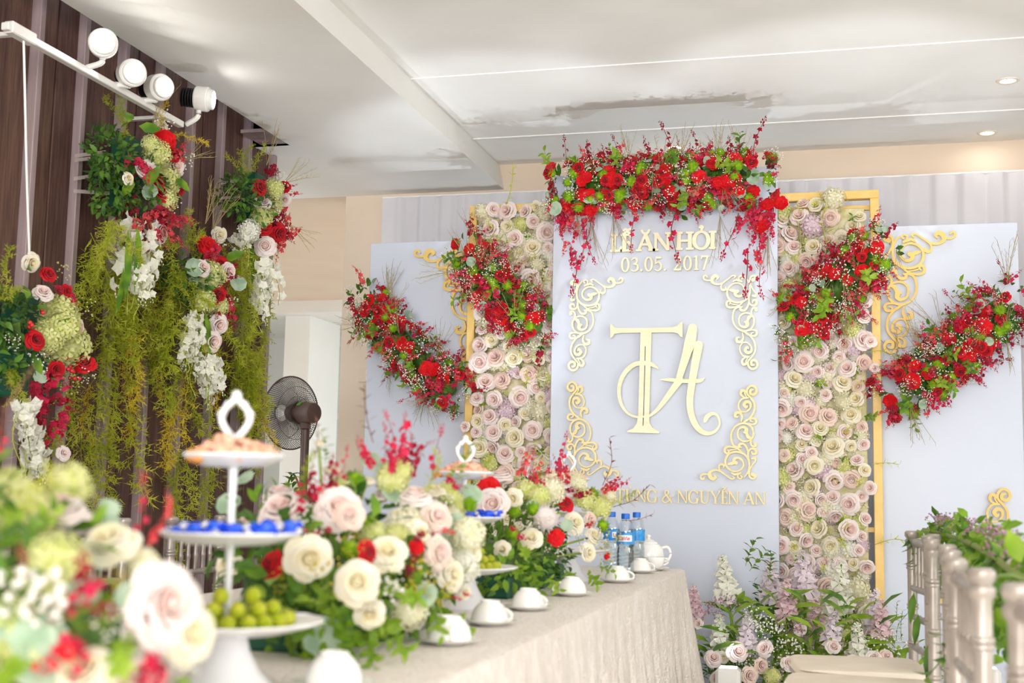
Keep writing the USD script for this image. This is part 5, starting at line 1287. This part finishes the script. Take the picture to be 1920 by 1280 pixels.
wall_bouquet('slender bouquet at the far end of the slat wall, red orchids turned to the backdrop', 44, (492, 380), (-.08, .04, -.14, .15),
    [('fol', 466, 365, 90, 220), ('fol', 495, 385, 90, 140), ('red', 485, 352, 36), ('blush', 492, 381, 34), ('blush', 533, 374, 26), ('red', 491, 425, 40), ('red', 522, 436, 36), ('blush', 497, 462, 40), ('red', 534, 350, 22), ('hyd', 514, 355, 34), ('hyd', 492, 405, 36), ('hyd', 515, 390, 34), ('crim', 505, 335, 50), ('wine', 512, 315, 46), ('coral', 545, 390, 60), ('wine', 525, 412, 56), ('coral', 537, 440, 56), ('coral', 530, 350, 46), ('wine', 540, 400, 44), ('hyd', 468, 432, 36, 'worch'), ('white', 468, 430, 60), ('white', 492, 485, 80), ('white', 488, 510, 70), ('white', 485, 540, 66), ('gyp', 520, 340, 40), ('gyp', 510, 400, 36), ('fern', 480, 330, 60, (0, -.3, .8)), ('fern', 470, 450, 90), ('dry', 500, 310, 90), ('dry', 530, 345, 80, (.7, .2, .5)), ('dry', 540, 420, 70, (.7, .2, -.5)), ('long', 470, 450, 90)])
rs = np.random.RandomState(45)
def fern_curtain(label, cols, n, seed):
    rs = np.random.RandomState(seed); x, y = cols[0][0] * .5 + cols[0][1] * .5, cols[0][2]
    c = atx(x, y, -3.08); A = Arr('hanging_fern', label, 'hanging fern', (-3.085, c[1], c[2]))
    for (x0, x1, y0, y1, w, yel) in cols:
        for i in range(int(n * w)):
            p = atx(rs.uniform(x0, x1), rs.uniform(y0, y1), rs.uniform(-3.07, -2.98))
            A.one('fern_frond', FROND, p, (rs.normal() * .16 + .05, rs.normal() * .30, -1), rs.uniform(.24, .46), 'ferny' if rs.rand() < yel else 'fern', rs)
    return A
fern_curtain('trailing asparagus fern under the tall bouquet on the slat wall', [(165, 260, 400, 800, 1.0, .08), (190, 300, 430, 640, .7, .05), (120, 240, 640, 860, .5, .15), (200, 270, 470, 560, .4, .02)], 14, 46)
fern_curtain('yellowing asparagus fern hanging in the middle of the slat wall', [(300, 430, 400, 560, .9, .1), (310, 400, 600, 780, .8, .38), (275, 350, 500, 640, .4, .1), (330, 350, 800, 890, .25, .3), (375, 400, 850, 900, .15, .0)], 14, 47)
fern_curtain('dense asparagus fern hanging at the far end of the slat wall', [(440, 505, 430, 690, 1.3, .02), (450, 500, 640, 760, .5, .3)], 20, 48)
# clear tape strips that tie the bouquets to the fins
for (xa, ya, xb, yb, lab) in ((140, 292, 198, 285, 'uppermost clear tape strip left of the tall wall bouquet'), (140, 300, 198, 294, 'second clear tape strip left of the tall wall bouquet'), (138, 335, 196, 326, 'third clear tape strip left of the tall wall bouquet'), (138, 358, 205, 362, 'lowest clear tape strip left of the tall wall bouquet'),
                              (414, 343, 452, 338, 'upper clear tape strip tying the far bouquet to the fin'), (413, 371, 450, 369, 'middle clear tape strip tying the far bouquet to the fin'), (413, 395, 448, 396, 'lower clear tape strip tying the far bouquet to the fin')):
    a, b = atx(xa, ya, -3.082), atx(xb, yb, -3.02)
    v = []
    for q in (a, b):
        for dx in (0, .0008):
            for dz in (-.008, .008): v.append(q + [dx, 0, dz])
    obj('tape_strip', tm(trimesh.convex.convex_hull(np.array(v))), 'tape', smooth=False, label=lab, cat='tape')

# ------------------------------------------------------------------ flowers on the table
def table_flowers(label, seed, base, tray, items, fols, ppy=None):
    rs = np.random.RandomState(seed); A = Arr('table_arrangement', label, 'flower arrangement', base)
    x0, x1, y0, y1 = tray; h = .062
    A.add('foam_tray', bx(x0, x1, y0, y1, TZ, TZ + h, .006), 'foam', smooth=False)
    A.add('foam_block', bx(x0 + .015, x1 - .015, y0 + .015, y1 - .015, TZ + h, TZ + h + .09, .02), 'leafd', smooth=False)
    for (c, r, n, lm, m) in fols: A.add('foliage', foliage(rs, n, c, r, lm * .7, lm, .55, .45), m, kind='stuff')
    for (c, r, n, lm, m) in fols[:3]:
        for i in range(26):
            d = nrm(rs.normal(size=3) + [.5, -.5, .1]); p = np.asarray(c) + d * np.asarray(r) * rs.uniform(.85, 1.02)
            A.add('leaf', leaf_at(make_blade(1, .55, .25), p, nrm(d + rs.normal(size=3) * .6), d + np.array([0, 0, .5]), lm * rs.uniform(.9, 1.25)), ('leaf', 'leafl', 'leafd')[i % 3])
    cc = np.array([(x0 + x1) / 2, (y0 + y1) / 2, TZ + .10])
    for it in items:
        k, x, y, s, Y = it[:5]; p = at(x, y, Y); ppm = FPX / np.dot(p - EYE, _f); sz = s / ppm
        d = nrm(nrm(p - cc) * .55 + nrm(EYE - p) * .75 + rs.normal(size=3) * .12); ex = it[5] if len(it) > 5 else None
        if k in ('blush', 'cream', 'red', 'peach'):
            A.rose(p, np.asarray(ex) if ex else d, sz * 1.1, k, 2, rs)
            A.add('rose_stem', tube([p - d * sz * .2, (p + cc) / 2 - [0, 0, .01], cc], .0035, 5), 'stem')
        elif k == 'carn': A.one('carnation', CARN, p, d, sz, 'carn', rs)
        elif k == 'bud':
            A.rose(p, (0.05, -.1, 1), sz * .75, ex or 'cream', 2, rs); A.add('stem', tube([p, (p + cc) / 2, cc], .003, 5), 'stem')
        elif k == 'hyd': A.one('hydrangea', HYD, p - d * sz * .2, d, sz * 1.1, ex or 'hydr', rs)
        elif k == 'trick': A.one('green_dianthus', TRICK, p, d, sz, 'trick', rs)
        elif k == 'mum': A.one('chrysanthemum', TRICK, p - d * sz * .15, d, sz * 1.1, 'blush', rs)
        elif k in ('crim', 'coral', 'wine'):
            for q in range(2): A.spray(p + rs.normal(size=3) * .012, nrm(np.asarray(ex if ex else d) + rs.normal(size=3) * .25), sz * rs.uniform(.85, 1.1), k, SPRAY, rs)
        elif k == 'tall': A.spray(p, np.asarray(ex if ex else (0, 0, 1)), sz, 'crim', SPRAY_THIN, rs)
        elif k == 'gyp': A.gyp(p, d, sz, rs)
        elif k == 'bead':
            g = make_gyp(seed, 16, .5, .09); A.add('waxflower', put(g[0], p, d, sz, 0), 'gyp', kind='stuff'); A.add('waxflower_stem', put(g[1], p, d, sz, 0), 'stem')
        elif k == 'sol': A.one('golden_spray', [g[0] for g in GYP], p, d, sz, 'yellow', rs, kind='stuff')
        elif k == 'euca': A.rleaf(p, d + rs.normal(size=3) * .2, sz, rs)
        elif k == 'sprig': A.one('leaf_sprig', SPRIG, p, np.asarray(ex if ex else d), sz, 'leafl', rs)
        elif k == 'berry': A.add('berry', put(ICO2, p, size=sz * .5), 'berry')
        elif k == 'twig': A.one('bud_twig', SPRIG_THIN, p, np.asarray(ex if ex else (0, 0, 1)), sz, 'twig', rs)
        elif k == 'fern': A.one('fern_frond', FROND, p, np.asarray(ex if ex else (.3, 0, 1)), sz, 'fern', rs)
    return A, rs
# nearest, at the left edge of the view
table_flowers('large blurred flower arrangement nearest the viewer at the lower left', 51, (-1.0, 1.22, TZ), (-1.16, -.86, .98, 1.46),
    [('blush', 300, 1135, 160, 1.20), ('cream', 352, 1190, 110, 1.22), ('cream', 205, 1022, 105, 1.38, (.1, -.6, .7)), ('blush', 110, 968, 115, 1.42, (.1, -.25, 1)), ('cream', 158, 1275, 140, 1.10, (.1, -.7, .7)), ('peach', 262, 1278, 95, 1.14, (.2, -.7, .7)), ('cream', 5, 1070, 80, 1.25), ('cream', 258, 1110, 50, 1.3),
     ('hyd', 45, 965, 120, 1.35), ('hyd', 130, 912, 80, 1.5), ('hyd', 105, 1062, 110, 1.22), ('hyd', 20, 1185, 110, 1.10), ('hyd', 15, 920, 80, 1.4), ('hyd', 60, 1240, 70, 1.08), ('hyd', 300, 1090, 60, 1.35, 'hydrw'), ('hyd', 270, 1060, 60, 1.4, 'hydrw'),
     ('crim', 140, 1130, 150, 1.14, (.1, -.3, -1)), ('wine', 165, 1100, 130, 1.15, (.2, -.5, .2)), ('crim', 150, 1190, 130, 1.10, (-.1, -.5, -.8)), ('crim', 290, 1220, 110, 1.14, (.2, -.4, -.9)), ('wine', 295, 1250, 100, 1.12, (.1, -.4, -.6)), ('carn', 125, 1222, 36, 1.07), ('wine', 50, 1080, 70, 1.18),
     ('euca', 190, 1112, 66, 1.16), ('euca', 226, 1140, 52, 1.15), ('euca', 120, 1165, 110, 1.10), ('euca', 80, 1200, 100, 1.08), ('euca', 60, 1150, 90, 1.1), ('euca', 205, 965, 50, 1.45), ('euca', 225, 950, 44, 1.48), ('euca', 110, 1190, 90, 1.09),
     ('bead', 75, 1105, 130, 1.10), ('bead', 30, 1110, 120, 1.10), ('bead', 90, 1130, 100, 1.09), ('gyp', 200, 1170, 70, 1.14), ('gyp', 345, 1240, 70, 1.15), ('sol', 240, 1085, 80, 1.22), ('sol', 215, 1100, 60, 1.2), ('berry', 66, 1249, 18, 1.05), ('berry', 102, 1247, 18, 1.05), ('berry', 130, 1220, 20, 1.05),
     ('sprig', 20, 1010, 110, 1.25, (-.2, -.3, .7)), ('sprig', 60, 1000, 90, 1.3), ('sprig', 235, 1190, 90, 1.12, (.3, -.5, -.4)), ('sprig', 215, 1230, 90, 1.1), ('sprig', 15, 1250, 80, 1.06), ('sprig', 330, 1270, 70, 1.13, (.6, -.3, -.3)), ('twig', 262, 1010, 130, 1.45, (.12, 0, 1)), ('tall', 262, 1000, 120, 1.45, (.15, 0, 1)), ('fern', 40, 980, 120, 1.3), ('coral', 268, 990, 60, 1.42, (.1, 0, .8)), ('tall', 8, 800, 110, 1.35, (-.25, 0, -1)), ('twig', 5, 860, 170, 1.3, (.1, 0, 1))],
    [((-.97, 1.18, .90), (.17, .2, .13), 260, .05, 'leafd'), ((-1.02, 1.30, .96), (.16, .2, .12), 200, .045, 'leaf'), ((-.92, 1.12, .82), (.13, .16, .06), 120, .045, 'leaf')])
# second
table_flowers('big rose arrangement amid the table front, bright green leaves at its foot', 52, (-1.0, 2.4, TZ), (-1.10, -.90, 2.14, 2.62),
    [('blush', 530, 962, 90, 2.25, (.0, -.5, .6)), ('blush', 525, 935, 70, 2.35, (0, -.2, 1)), ('cream', 578, 1046, 88, 2.06), ('red', 513, 1062, 62, 2.12, (-.5, -.8, .2)), ('blush', 632, 955, 86, 2.22), ('peach', 655, 968, 60, 2.2), ('cream', 726, 1040, 76, 2.18, (.3, -.7, .5)), ('cream', 672, 1092, 84, 2.02), ('cream', 694, 1147, 60, 2.06, (.3, -.9, -.3)), ('red', 686, 1035, 46, 2.14, (.9, -.4, .1)),
     ('blush', 778, 935, 64, 2.5, (.1, -.3, .9)), ('peach', 816, 970, 62, 2.5), ('peach', 820, 1036, 66, 2.42), ('cream', 843, 1078, 62, 2.5), ('cream', 785, 1000, 50, 2.4), ('cream', 432, 1060, 54, 2.45), ('blush', 460, 992, 60, 2.5, (0, -.3, 1)), ('carn', 780, 1025, 32, 2.35), ('cream', 880, 1040, 44, 2.62), ('blush', 720, 930, 44, 2.5, (.1, -.2, 1)), ('cream', 870, 1110, 30, 2.6),
     ('hyd', 835, 925, 44, 2.75), ('hyd', 858, 945, 40, 2.8), ('hyd', 848, 975, 46, 2.75, 'hydrw'), ('trick', 880, 945, 36, 2.8), ('gyp', 830, 950, 60, 2.7), ('crim', 850, 920, 50, 2.75), ('euca', 865, 925, 50, 2.8), ('euca', 835, 985, 50, 2.7), ('sprig', 845, 940, 60, 2.8, (.1, 0, 1)), ('cream', 812, 925, 44, 2.7, (.1, -.3, .9)), ('bud', 622, 885, 56, 2.35), ('bud', 688, 905, 50, 2.45), ('bud', 598, 832, 34, 2.3), ('bud', 505, 1000, 40, 2.2), ('hyd', 752, 880, 44, 2.5), ('hyd', 640, 915, 44, 2.4), ('hyd', 760, 992, 72, 2.42, 'hydrw'), ('hyd', 745, 1010, 50, 2.36), ('hyd', 876, 1005, 60, 2.6, 'hydrw'), ('hyd', 862, 990, 46, 2.66), ('hyd', 700, 1000, 46, 2.3), ('hyd', 790, 975, 40, 2.5), ('hyd', 870, 1060, 54, 2.58, 'worch'), ('hyd', 768, 1145, 60, 2.3, 'hydrw'), ('hyd', 735, 895, 60, 2.5), ('trick', 690, 985, 44, 2.3), ('trick', 665, 900, 46, 2.42), ('trick', 655, 1030, 50, 2.2), ('trick', 740, 1060, 44, 2.25), ('trick', 440, 1000, 50, 2.45),
     ('crim', 575, 960, 70, 2.2, (.1, -.4, .8)), ('crim', 560, 1005, 60, 2.15, (.2, -.5, -.4)), ('wine', 590, 930, 80, 2.3, (.1, 0, 1)), ('crim', 735, 880, 90, 2.45, (-.1, 0, 1)), ('wine', 760, 900, 80, 2.5, (.2, 0, 1)), ('tall', 742, 860, 100, 2.45, (-.2, 0, 1)), ('tall', 720, 870, 80, 2.45, (.1, 0, 1)), ('crim', 700, 870, 60, 2.4, (-.4, -.2, .6)), ('wine', 790, 1020, 50, 2.34), ('coral', 820, 1010, 40, 2.5), ('wine', 770, 1060, 50, 2.3), ('crim', 600, 990, 50, 2.2), ('tall', 810, 900, 110, 2.55, (.1, 0, 1)), ('tall', 645, 900, 70, 2.35), ('crim', 770, 1085, 30, 2.3), ('crim', 838, 1100, 30, 2.5),
     ('gyp', 575, 990, 60, 2.12), ('gyp', 716, 1110, 90, 2.06), ('gyp', 730, 1080, 70, 2.08), ('gyp', 590, 965, 60, 2.16), ('gyp', 870, 1075, 60, 2.55), ('gyp', 800, 1065, 60, 2.32), ('gyp', 760, 960, 50, 2.45), ('gyp', 860, 1020, 50, 2.55), ('sol', 625, 1075, 80, 2.04), ('sol', 780, 1090, 80, 2.26), ('sol', 815, 1110, 70, 2.3), ('sol', 545, 1085, 70, 2.1), ('sol', 445, 1030, 60, 2.4), ('sol', 660, 1020, 50, 2.1), ('euca', 640, 1170, 80, 2.08), ('euca', 765, 930, 54, 2.5), ('euca', 850, 960, 70, 2.6), ('euca', 690, 880, 44, 2.45), ('euca', 415, 930, 54, 2.4), ('euca', 440, 910, 46, 2.45), ('euca', 805, 1090, 50, 2.28),
     ('sprig', 660, 1175, 80, 2.06, (.2, -.6, -.5)), ('sprig', 690, 1200, 80, 2.06, (.3, -.6, -.4)), ('sprig', 730, 1190, 80, 2.12, (.5, -.5, -.3)), ('sprig', 640, 1140, 70, 2.08, (-.2, -.8, -.3)), ('sprig', 810, 1145, 70, 2.36, (.4, -.6, -.4)), ('sprig', 850, 1150, 70, 2.45, (.5, -.5, -.4)), ('sprig', 620, 1215, 60, 2.06, (-.3, -.5, -.5)), ('sprig', 760, 1120, 70, 2.2, (.4, -.6, 0)), ('sprig', 610, 870, 60, 2.35, (0, 0, 1)), ('sprig', 860, 905, 70, 2.6, (.2, 0, 1)), ('sprig', 445, 960, 70, 2.4, (-.2, 0, 1)), ('fern', 560, 930, 90, 2.3), ('fern', 800, 930, 90, 2.5), ('twig', 700, 830, 110, 2.45, (-.3, 0, 1)), ('twig', 590, 860, 80, 2.3, (.1, 0, 1))],
    [((-.92, 2.18, .83), (.12, .16, .075), 300, .042, 'leafl'), ((-.90, 2.46, .84), (.10, .17, .085), 260, .042, 'leaf'), ((-1.0, 2.36, .93), (.17, .30, .13), 330, .05, 'leafd'), ((-1.12, 2.45, .95), (.12, .22, .11), 140, .045, 'leaf'), ((-.93, 2.72, .90), (.09, .12, .12), 160, .042, 'leaf')])
# third
table_flowers('farther rose arrangement before the water bottles, dark green leaves at its foot', 53, (-1.0, 3.75, TZ), (-1.12, -.90, 3.42, 4.14),
    [('blush', 923, 946, 62, 3.45), ('carn', 917, 915, 44, 3.5), ('cream', 962, 935, 38, 3.55), ('blush', 938, 896, 46, 3.7, (0, -.2, 1)), ('cream', 996, 1010, 42, 3.5, (.2, -.8, .3)), ('cream', 942, 1031, 34, 3.38), ('cream', 1076, 981, 42, 3.85), ('carn', 1041, 1008, 36, 3.6), ('red', 1060, 945, 32, 3.85), ('cream', 1100, 1036, 36, 3.85), ('peach', 1104, 975, 32, 4.05), ('cream', 1110, 1005, 36, 4.0), ('carn', 1137, 1042, 14, 4.0), ('peach', 895, 950, 40, 3.6), ('cream', 1045, 895, 36, 4.0),
     ('hyd', 1030, 918, 50, 3.75, 'hydrw'), ('hyd', 1010, 930, 40, 3.65), ('mum', 1022, 968, 58, 3.55), ('mum', 1060, 920, 40, 3.9), ('hyd', 985, 920, 36, 3.65), ('hyd', 1095, 935, 40, 4.05), ('hyd', 1125, 950, 40, 4.1), ('hyd', 1140, 930, 32, 4.2, 'hydrw'), ('hyd', 1080, 905, 36, 4.05, 'hydrw'), ('hyd', 895, 985, 30, 3.5), ('trick', 965, 960, 34, 3.55), ('trick', 1000, 955, 34, 3.55), ('trick', 1010, 900, 34, 3.8), ('trick', 1110, 925, 30, 4.1), ('trick', 1130, 985, 30, 4.05), ('trick', 880, 1000, 40, 3.5), ('trick', 960, 1000, 34, 3.45),
     ('crim', 965, 1000, 44, 3.42), ('coral', 985, 900, 56, 3.7, (.1, 0, .8)), ('crim', 1000, 905, 50, 3.75), ('coral', 1020, 895, 50, 3.8), ('crim', 1050, 905, 50, 3.85), ('wine', 1075, 930, 44, 3.9), ('coral', 1130, 915, 50, 4.15), ('crim', 1140, 920, 44, 4.15), ('crim', 1045, 880, 40, 3.9, (.2, 0, 1)), ('tall', 1060, 885, 80, 3.95, (-.1, 0, 1)), ('tall', 995, 900, 60, 3.75), ('twig', 1130, 910, 90, 4.1, (.2, 0, 1)), ('twig', 1150, 950, 80, 4.2, (.9, 0, .5)), ('coral', 1108, 990, 26, 4.0), ('twig', 1165, 975, 60, 4.25, (1, 0, .1)),
     ('gyp', 1085, 1015, 40, 3.8), ('gyp', 1040, 1030, 36, 3.6), ('gyp', 1000, 985, 36, 3.5), ('gyp', 885, 940, 50, 3.5), ('gyp', 1120, 1010, 40, 4.0), ('sol', 1140, 1010, 50, 4.05), ('sol', 1130, 1040, 44, 3.98), ('euca', 905, 960, 30, 3.5), ('euca', 990, 940, 30, 3.6), ('euca', 1050, 985, 26, 3.65), ('sprig', 970, 1055, 46, 3.40, (.2, -.7, -.3)), ('sprig', 1000, 1075, 50, 3.45, (.3, -.6, -.5)), ('sprig', 1030, 1080, 50, 3.5, (.4, -.6, -.4)), ('sprig', 1060, 1070, 50, 3.7, (.4, -.6, -.3)), ('sprig', 1100, 1075, 50, 3.85, (.5, -.5, -.3)), ('sprig', 1120, 1060, 40, 3.95, (.6, -.3, -.2)), ('sprig', 985, 1030, 40, 3.42), ('fern', 1140, 950, 60, 4.15, (.7, 0, .4)), ('fern', 900, 910, 60, 3.6), ('fern', 870, 935, 60, 3.55)],
    [((-.94, 3.50, .84), (.11, .17, .085), 300, .034, 'leaf'), ((-.92, 3.85, .85), (.10, .22, .09), 300, .034, 'leafd'), ((-1.0, 3.78, .94), (.17, .36, .13), 340, .04, 'leafd')])

# ------------------------------------------------------------------ flower bed on the floor before the right rose wall
rs = np.random.RandomState(61)
bed = Arr('floor_flower_bed', 'bed of stock, roses and greenery on the floor in front of the right rose wall', 'flower bed', (-.25, 6.05, 0))
bed.add('foam_block', bx(-.80, .42, 5.93, 6.27, 0, .14, .02), 'foamd', smooth=False)
for (c, r, n, lm, m) in (((-.25, 6.05, .24), (.55, .2, .22), 420, .06, 'leaf'), ((-.1, 6.05, .36), (.42, .16, .2), 280, .06, 'leafl'), ((-.55, 6.0, .2), (.25, .16, .14), 160, .05, 'leafd'), ((.25, 6.1, .22), (.25, .16, .2), 180, .06, 'leafl'), ((-.35, 6.14, .55), (.1, .06, .17), 120, .045, 'leafd')):
    bed.add('foliage', foliage(rs, n, c, r, lm * .6, lm, .42, .35), m, kind='stuff')
for (x, y, L, m, lean, Y) in ((1352, 1038, .50, 'worch', (-.16, 0), 6.05), (1444, 1046, .48, 'lilac', (-.04, 0), 6.1), (1475, 1085, .46, 'pinkst', (0, 0), 6.0), (1578, 1050, .56, 'worch', (.06, 0), 6.15), (1608, 1166, .42, 'worch', (0, 0), 5.9), (1402, 1148, .42, 'lilac', (.02, 0), 5.92), (1300, 1095, .40, 'pinkst', (-.02, 0), 6.05), (1348, 1150, .38, 'worch', (-.03, 0), 5.95), (1505, 1030, .52, 'lilac', (-.02, 0), 6.2), (1566, 1135, .40, 'lilac', (.12, 0), 5.93), (1642, 1105, .44, 'lilac', (.04, 0), 6.1), (1655, 1125, .4, 'pinkst', (.08, 0), 6.0), (1530, 1120, .44, 'pinkst', (0, 0), 6.15)):
    tip = at(x, y, Y); d = nrm((lean[0], -.03, 1)); k = STOCK[rs.randint(3)]; sp = rs.rand() * 6; b = tip - d * L
    st = bed.add('stock_spike', put(k[0], b, d, L, sp), m); bed.add('stem', put(k[1], b, d, L, sp), 'leafl', st)
    bed.add('stem', tube([b, [b[0], b[1], .10]], .006, 5), 'stem', st)
for (x, y, s, Y, k) in ((1382, 1222, 40, 5.85, 'blush'), (1338, 1234, 34, 5.86, 'blush'), (1434, 1216, 32, 5.86, 'blush'), (1404, 1266, 34, 5.82, 'peach'), (1562, 1212, 28, 5.88, 'blush'), (1637, 1234, 30, 5.88, 'blush'), (1478, 1244, 30, 5.84, 'blush'), (1426, 1247, 30, 5.86, 'peach'), (1345, 1272, 30, 5.82, 'blush'), (1355, 1232, 24, 5.88, 'cream'), (1600, 1240, 26, 5.86, 'blush'), (1448, 1268, 30, 5.82, 'hyd'), (1662, 1230, 26, 5.9, 'peach'), (1500, 1180, 24, 5.95, 'blush'), (1310, 1170, 20, 5.95, 'blush')):
    p = at(x, y, Y); sz = s / (FPX / np.dot(p - EYE, _f))
    if k == 'hyd': bed.one('hydrangea', HYD, p, (0, -1, .3), sz, 'hydr', rs)
    else: bed.rose(p, (rs.normal() * .3, -1, .35 + rs.normal() * .2), sz * 1.1, k, 1, rs)
for (x, y) in ((1425, 1170), (1480, 1215), (1402, 1240), (1452, 1255), (1468, 1195), (1395, 1260), (1490, 1225), (1415, 1160), (1640, 1215), (1455, 1230), (1672, 1205), (1440, 1185)): bed.gyp(at(x, y, 5.9), (rs.normal() * .3, -1, .5), .12, rs)
for (x, y) in ((1345, 1142), (1362, 1136), (1335, 1150), (1380, 1146), (1320, 1160), (1495, 1190), (1505, 1175)):
    g = GYP[rs.randint(4)]; bed.add('limonium', put(g[0], at(x, y, 5.96), (0, -.2, 1), .11, rs.rand() * 6), 'purple', kind='stuff')
for i in range(80):
    p = at(rs.uniform(1325, 1675), rs.uniform(1130, 1235), rs.uniform(5.88, 6.15)); bed.add('leaf', leaf_at(make_blade(1, .28, .3), p, (rs.normal() * .8, -.5, .6), (0, -.6, .8), rs.uniform(.10, .17)), ('leafl', 'leaf')[i % 2])
for (x, y, d) in ((1398, 1060, (.4, -.1, 1)), (1405, 1070, (.5, -.1, .6)), (1665, 1180, (.4, 0, 1)), (1680, 1200, (.3, 0, 1)), (1690, 1200, (0, 0, 1)), (1440, 1090, (.1, 0, 1))): bed.one('leaf_sprig', SPRIG_THIN if x > 1500 else SPRIG, at(x, y, 6.0), d, .13, 'leaf', rs)

# ------------------------------------------------------------------ greenery over the backs of the right chairs
rs = np.random.RandomState(71)
cg = Arr('chair_greenery', 'leafy green garland with tiny purple flowers hung along the silver chair backs', 'garland', (.34, 3.4, .9))
GP = np.array([(.285, 4.95, .945), (.33, 4.45, .94), (.35, 3.9, .935), (.345, 3.3, .925), (.33, 2.75, .915), (.33, 2.3, .90)])
GS = smooth_curve(GP, 10); cg.add('vine', tube(GS, .008, 6), 'stem')
parts = []; BLs = [make_blade(1, .62, b, .12) for b in (.05, .2, .35)]
for i in range(760):
    t = rs.rand(); c = path_at(GS, t); drop = rs.rand() ** 1.6 * .26; p = c + [.015 + .045 * rs.rand(), rs.normal() * .03, .03 - drop + rs.normal() * .02]
    parts.append(leaf_at(BLs[i % 3], p, nrm(rs.normal(size=3) + [-.2, -.2, -.3]), rs.normal(size=3) * .5 + [-.3, -.4, .7], rs.uniform(.035, .06)))
cg.add('foliage', cat_mesh(parts), 'leaf', kind='stuff')
for i in range(110):
    t = rs.rand(); c = path_at(GS, t); p = c + [rs.uniform(-.03, .05), rs.normal() * .03, .05 - rs.rand() * .15]
    cg.add('leaf', leaf_at(BLs[i % 3], p, nrm(rs.normal(size=3) + [-.5, -.3, 0]), rs.normal(size=3) * .4 + [-.4, -.5, .6], rs.uniform(.05, .075)), ('leaf', 'leafl')[i % 2])
for i in range(18):
    t = rs.rand() * .9; c = path_at(GS, t); g = GYP[rs.randint(4)]; sp = rs.rand() * 6; p = c + [.03, 0, .02]
    d = (rs.normal() * .4 + .1, rs.normal() * .4, 1); r = cg.add('limonium', put(g[0], p, d, .10, sp), 'purple', kind='stuff'); cg.add('stem', put(g[1], p, d, .10, sp), 'stem', r)
for (x, y, Y, s) in ((1790, 1222, 3.3, .05), (1800, 1262, 3.2, .05), (1905, 1060, 2.9, .04)): cg.rose(at(x, y, Y), (-.4, -1, .2), s, 'blush', 1, rs)
for (x, y, Y) in ((1714, 1110, 4.62), (1722, 1150, 4.6), (1745, 1200, 3.9)): cg.add('long_leaf', leaf_at(make_blade(1, .28, .05), at(x, y, Y), (-.15, -.1, -1), (-.3, -1, 0), .11), 'leafd')
for (x, y, Y) in ((1792, 1110, 3.45), (1795, 1160, 3.4), (1786, 1200, 3.4), (1700, 1000, 4.7)): cg.one('leaf_sprig', SPRIG, at(x, y, Y), (rs.normal() * .2, -.1, -1), .16, 'leaf', rs)
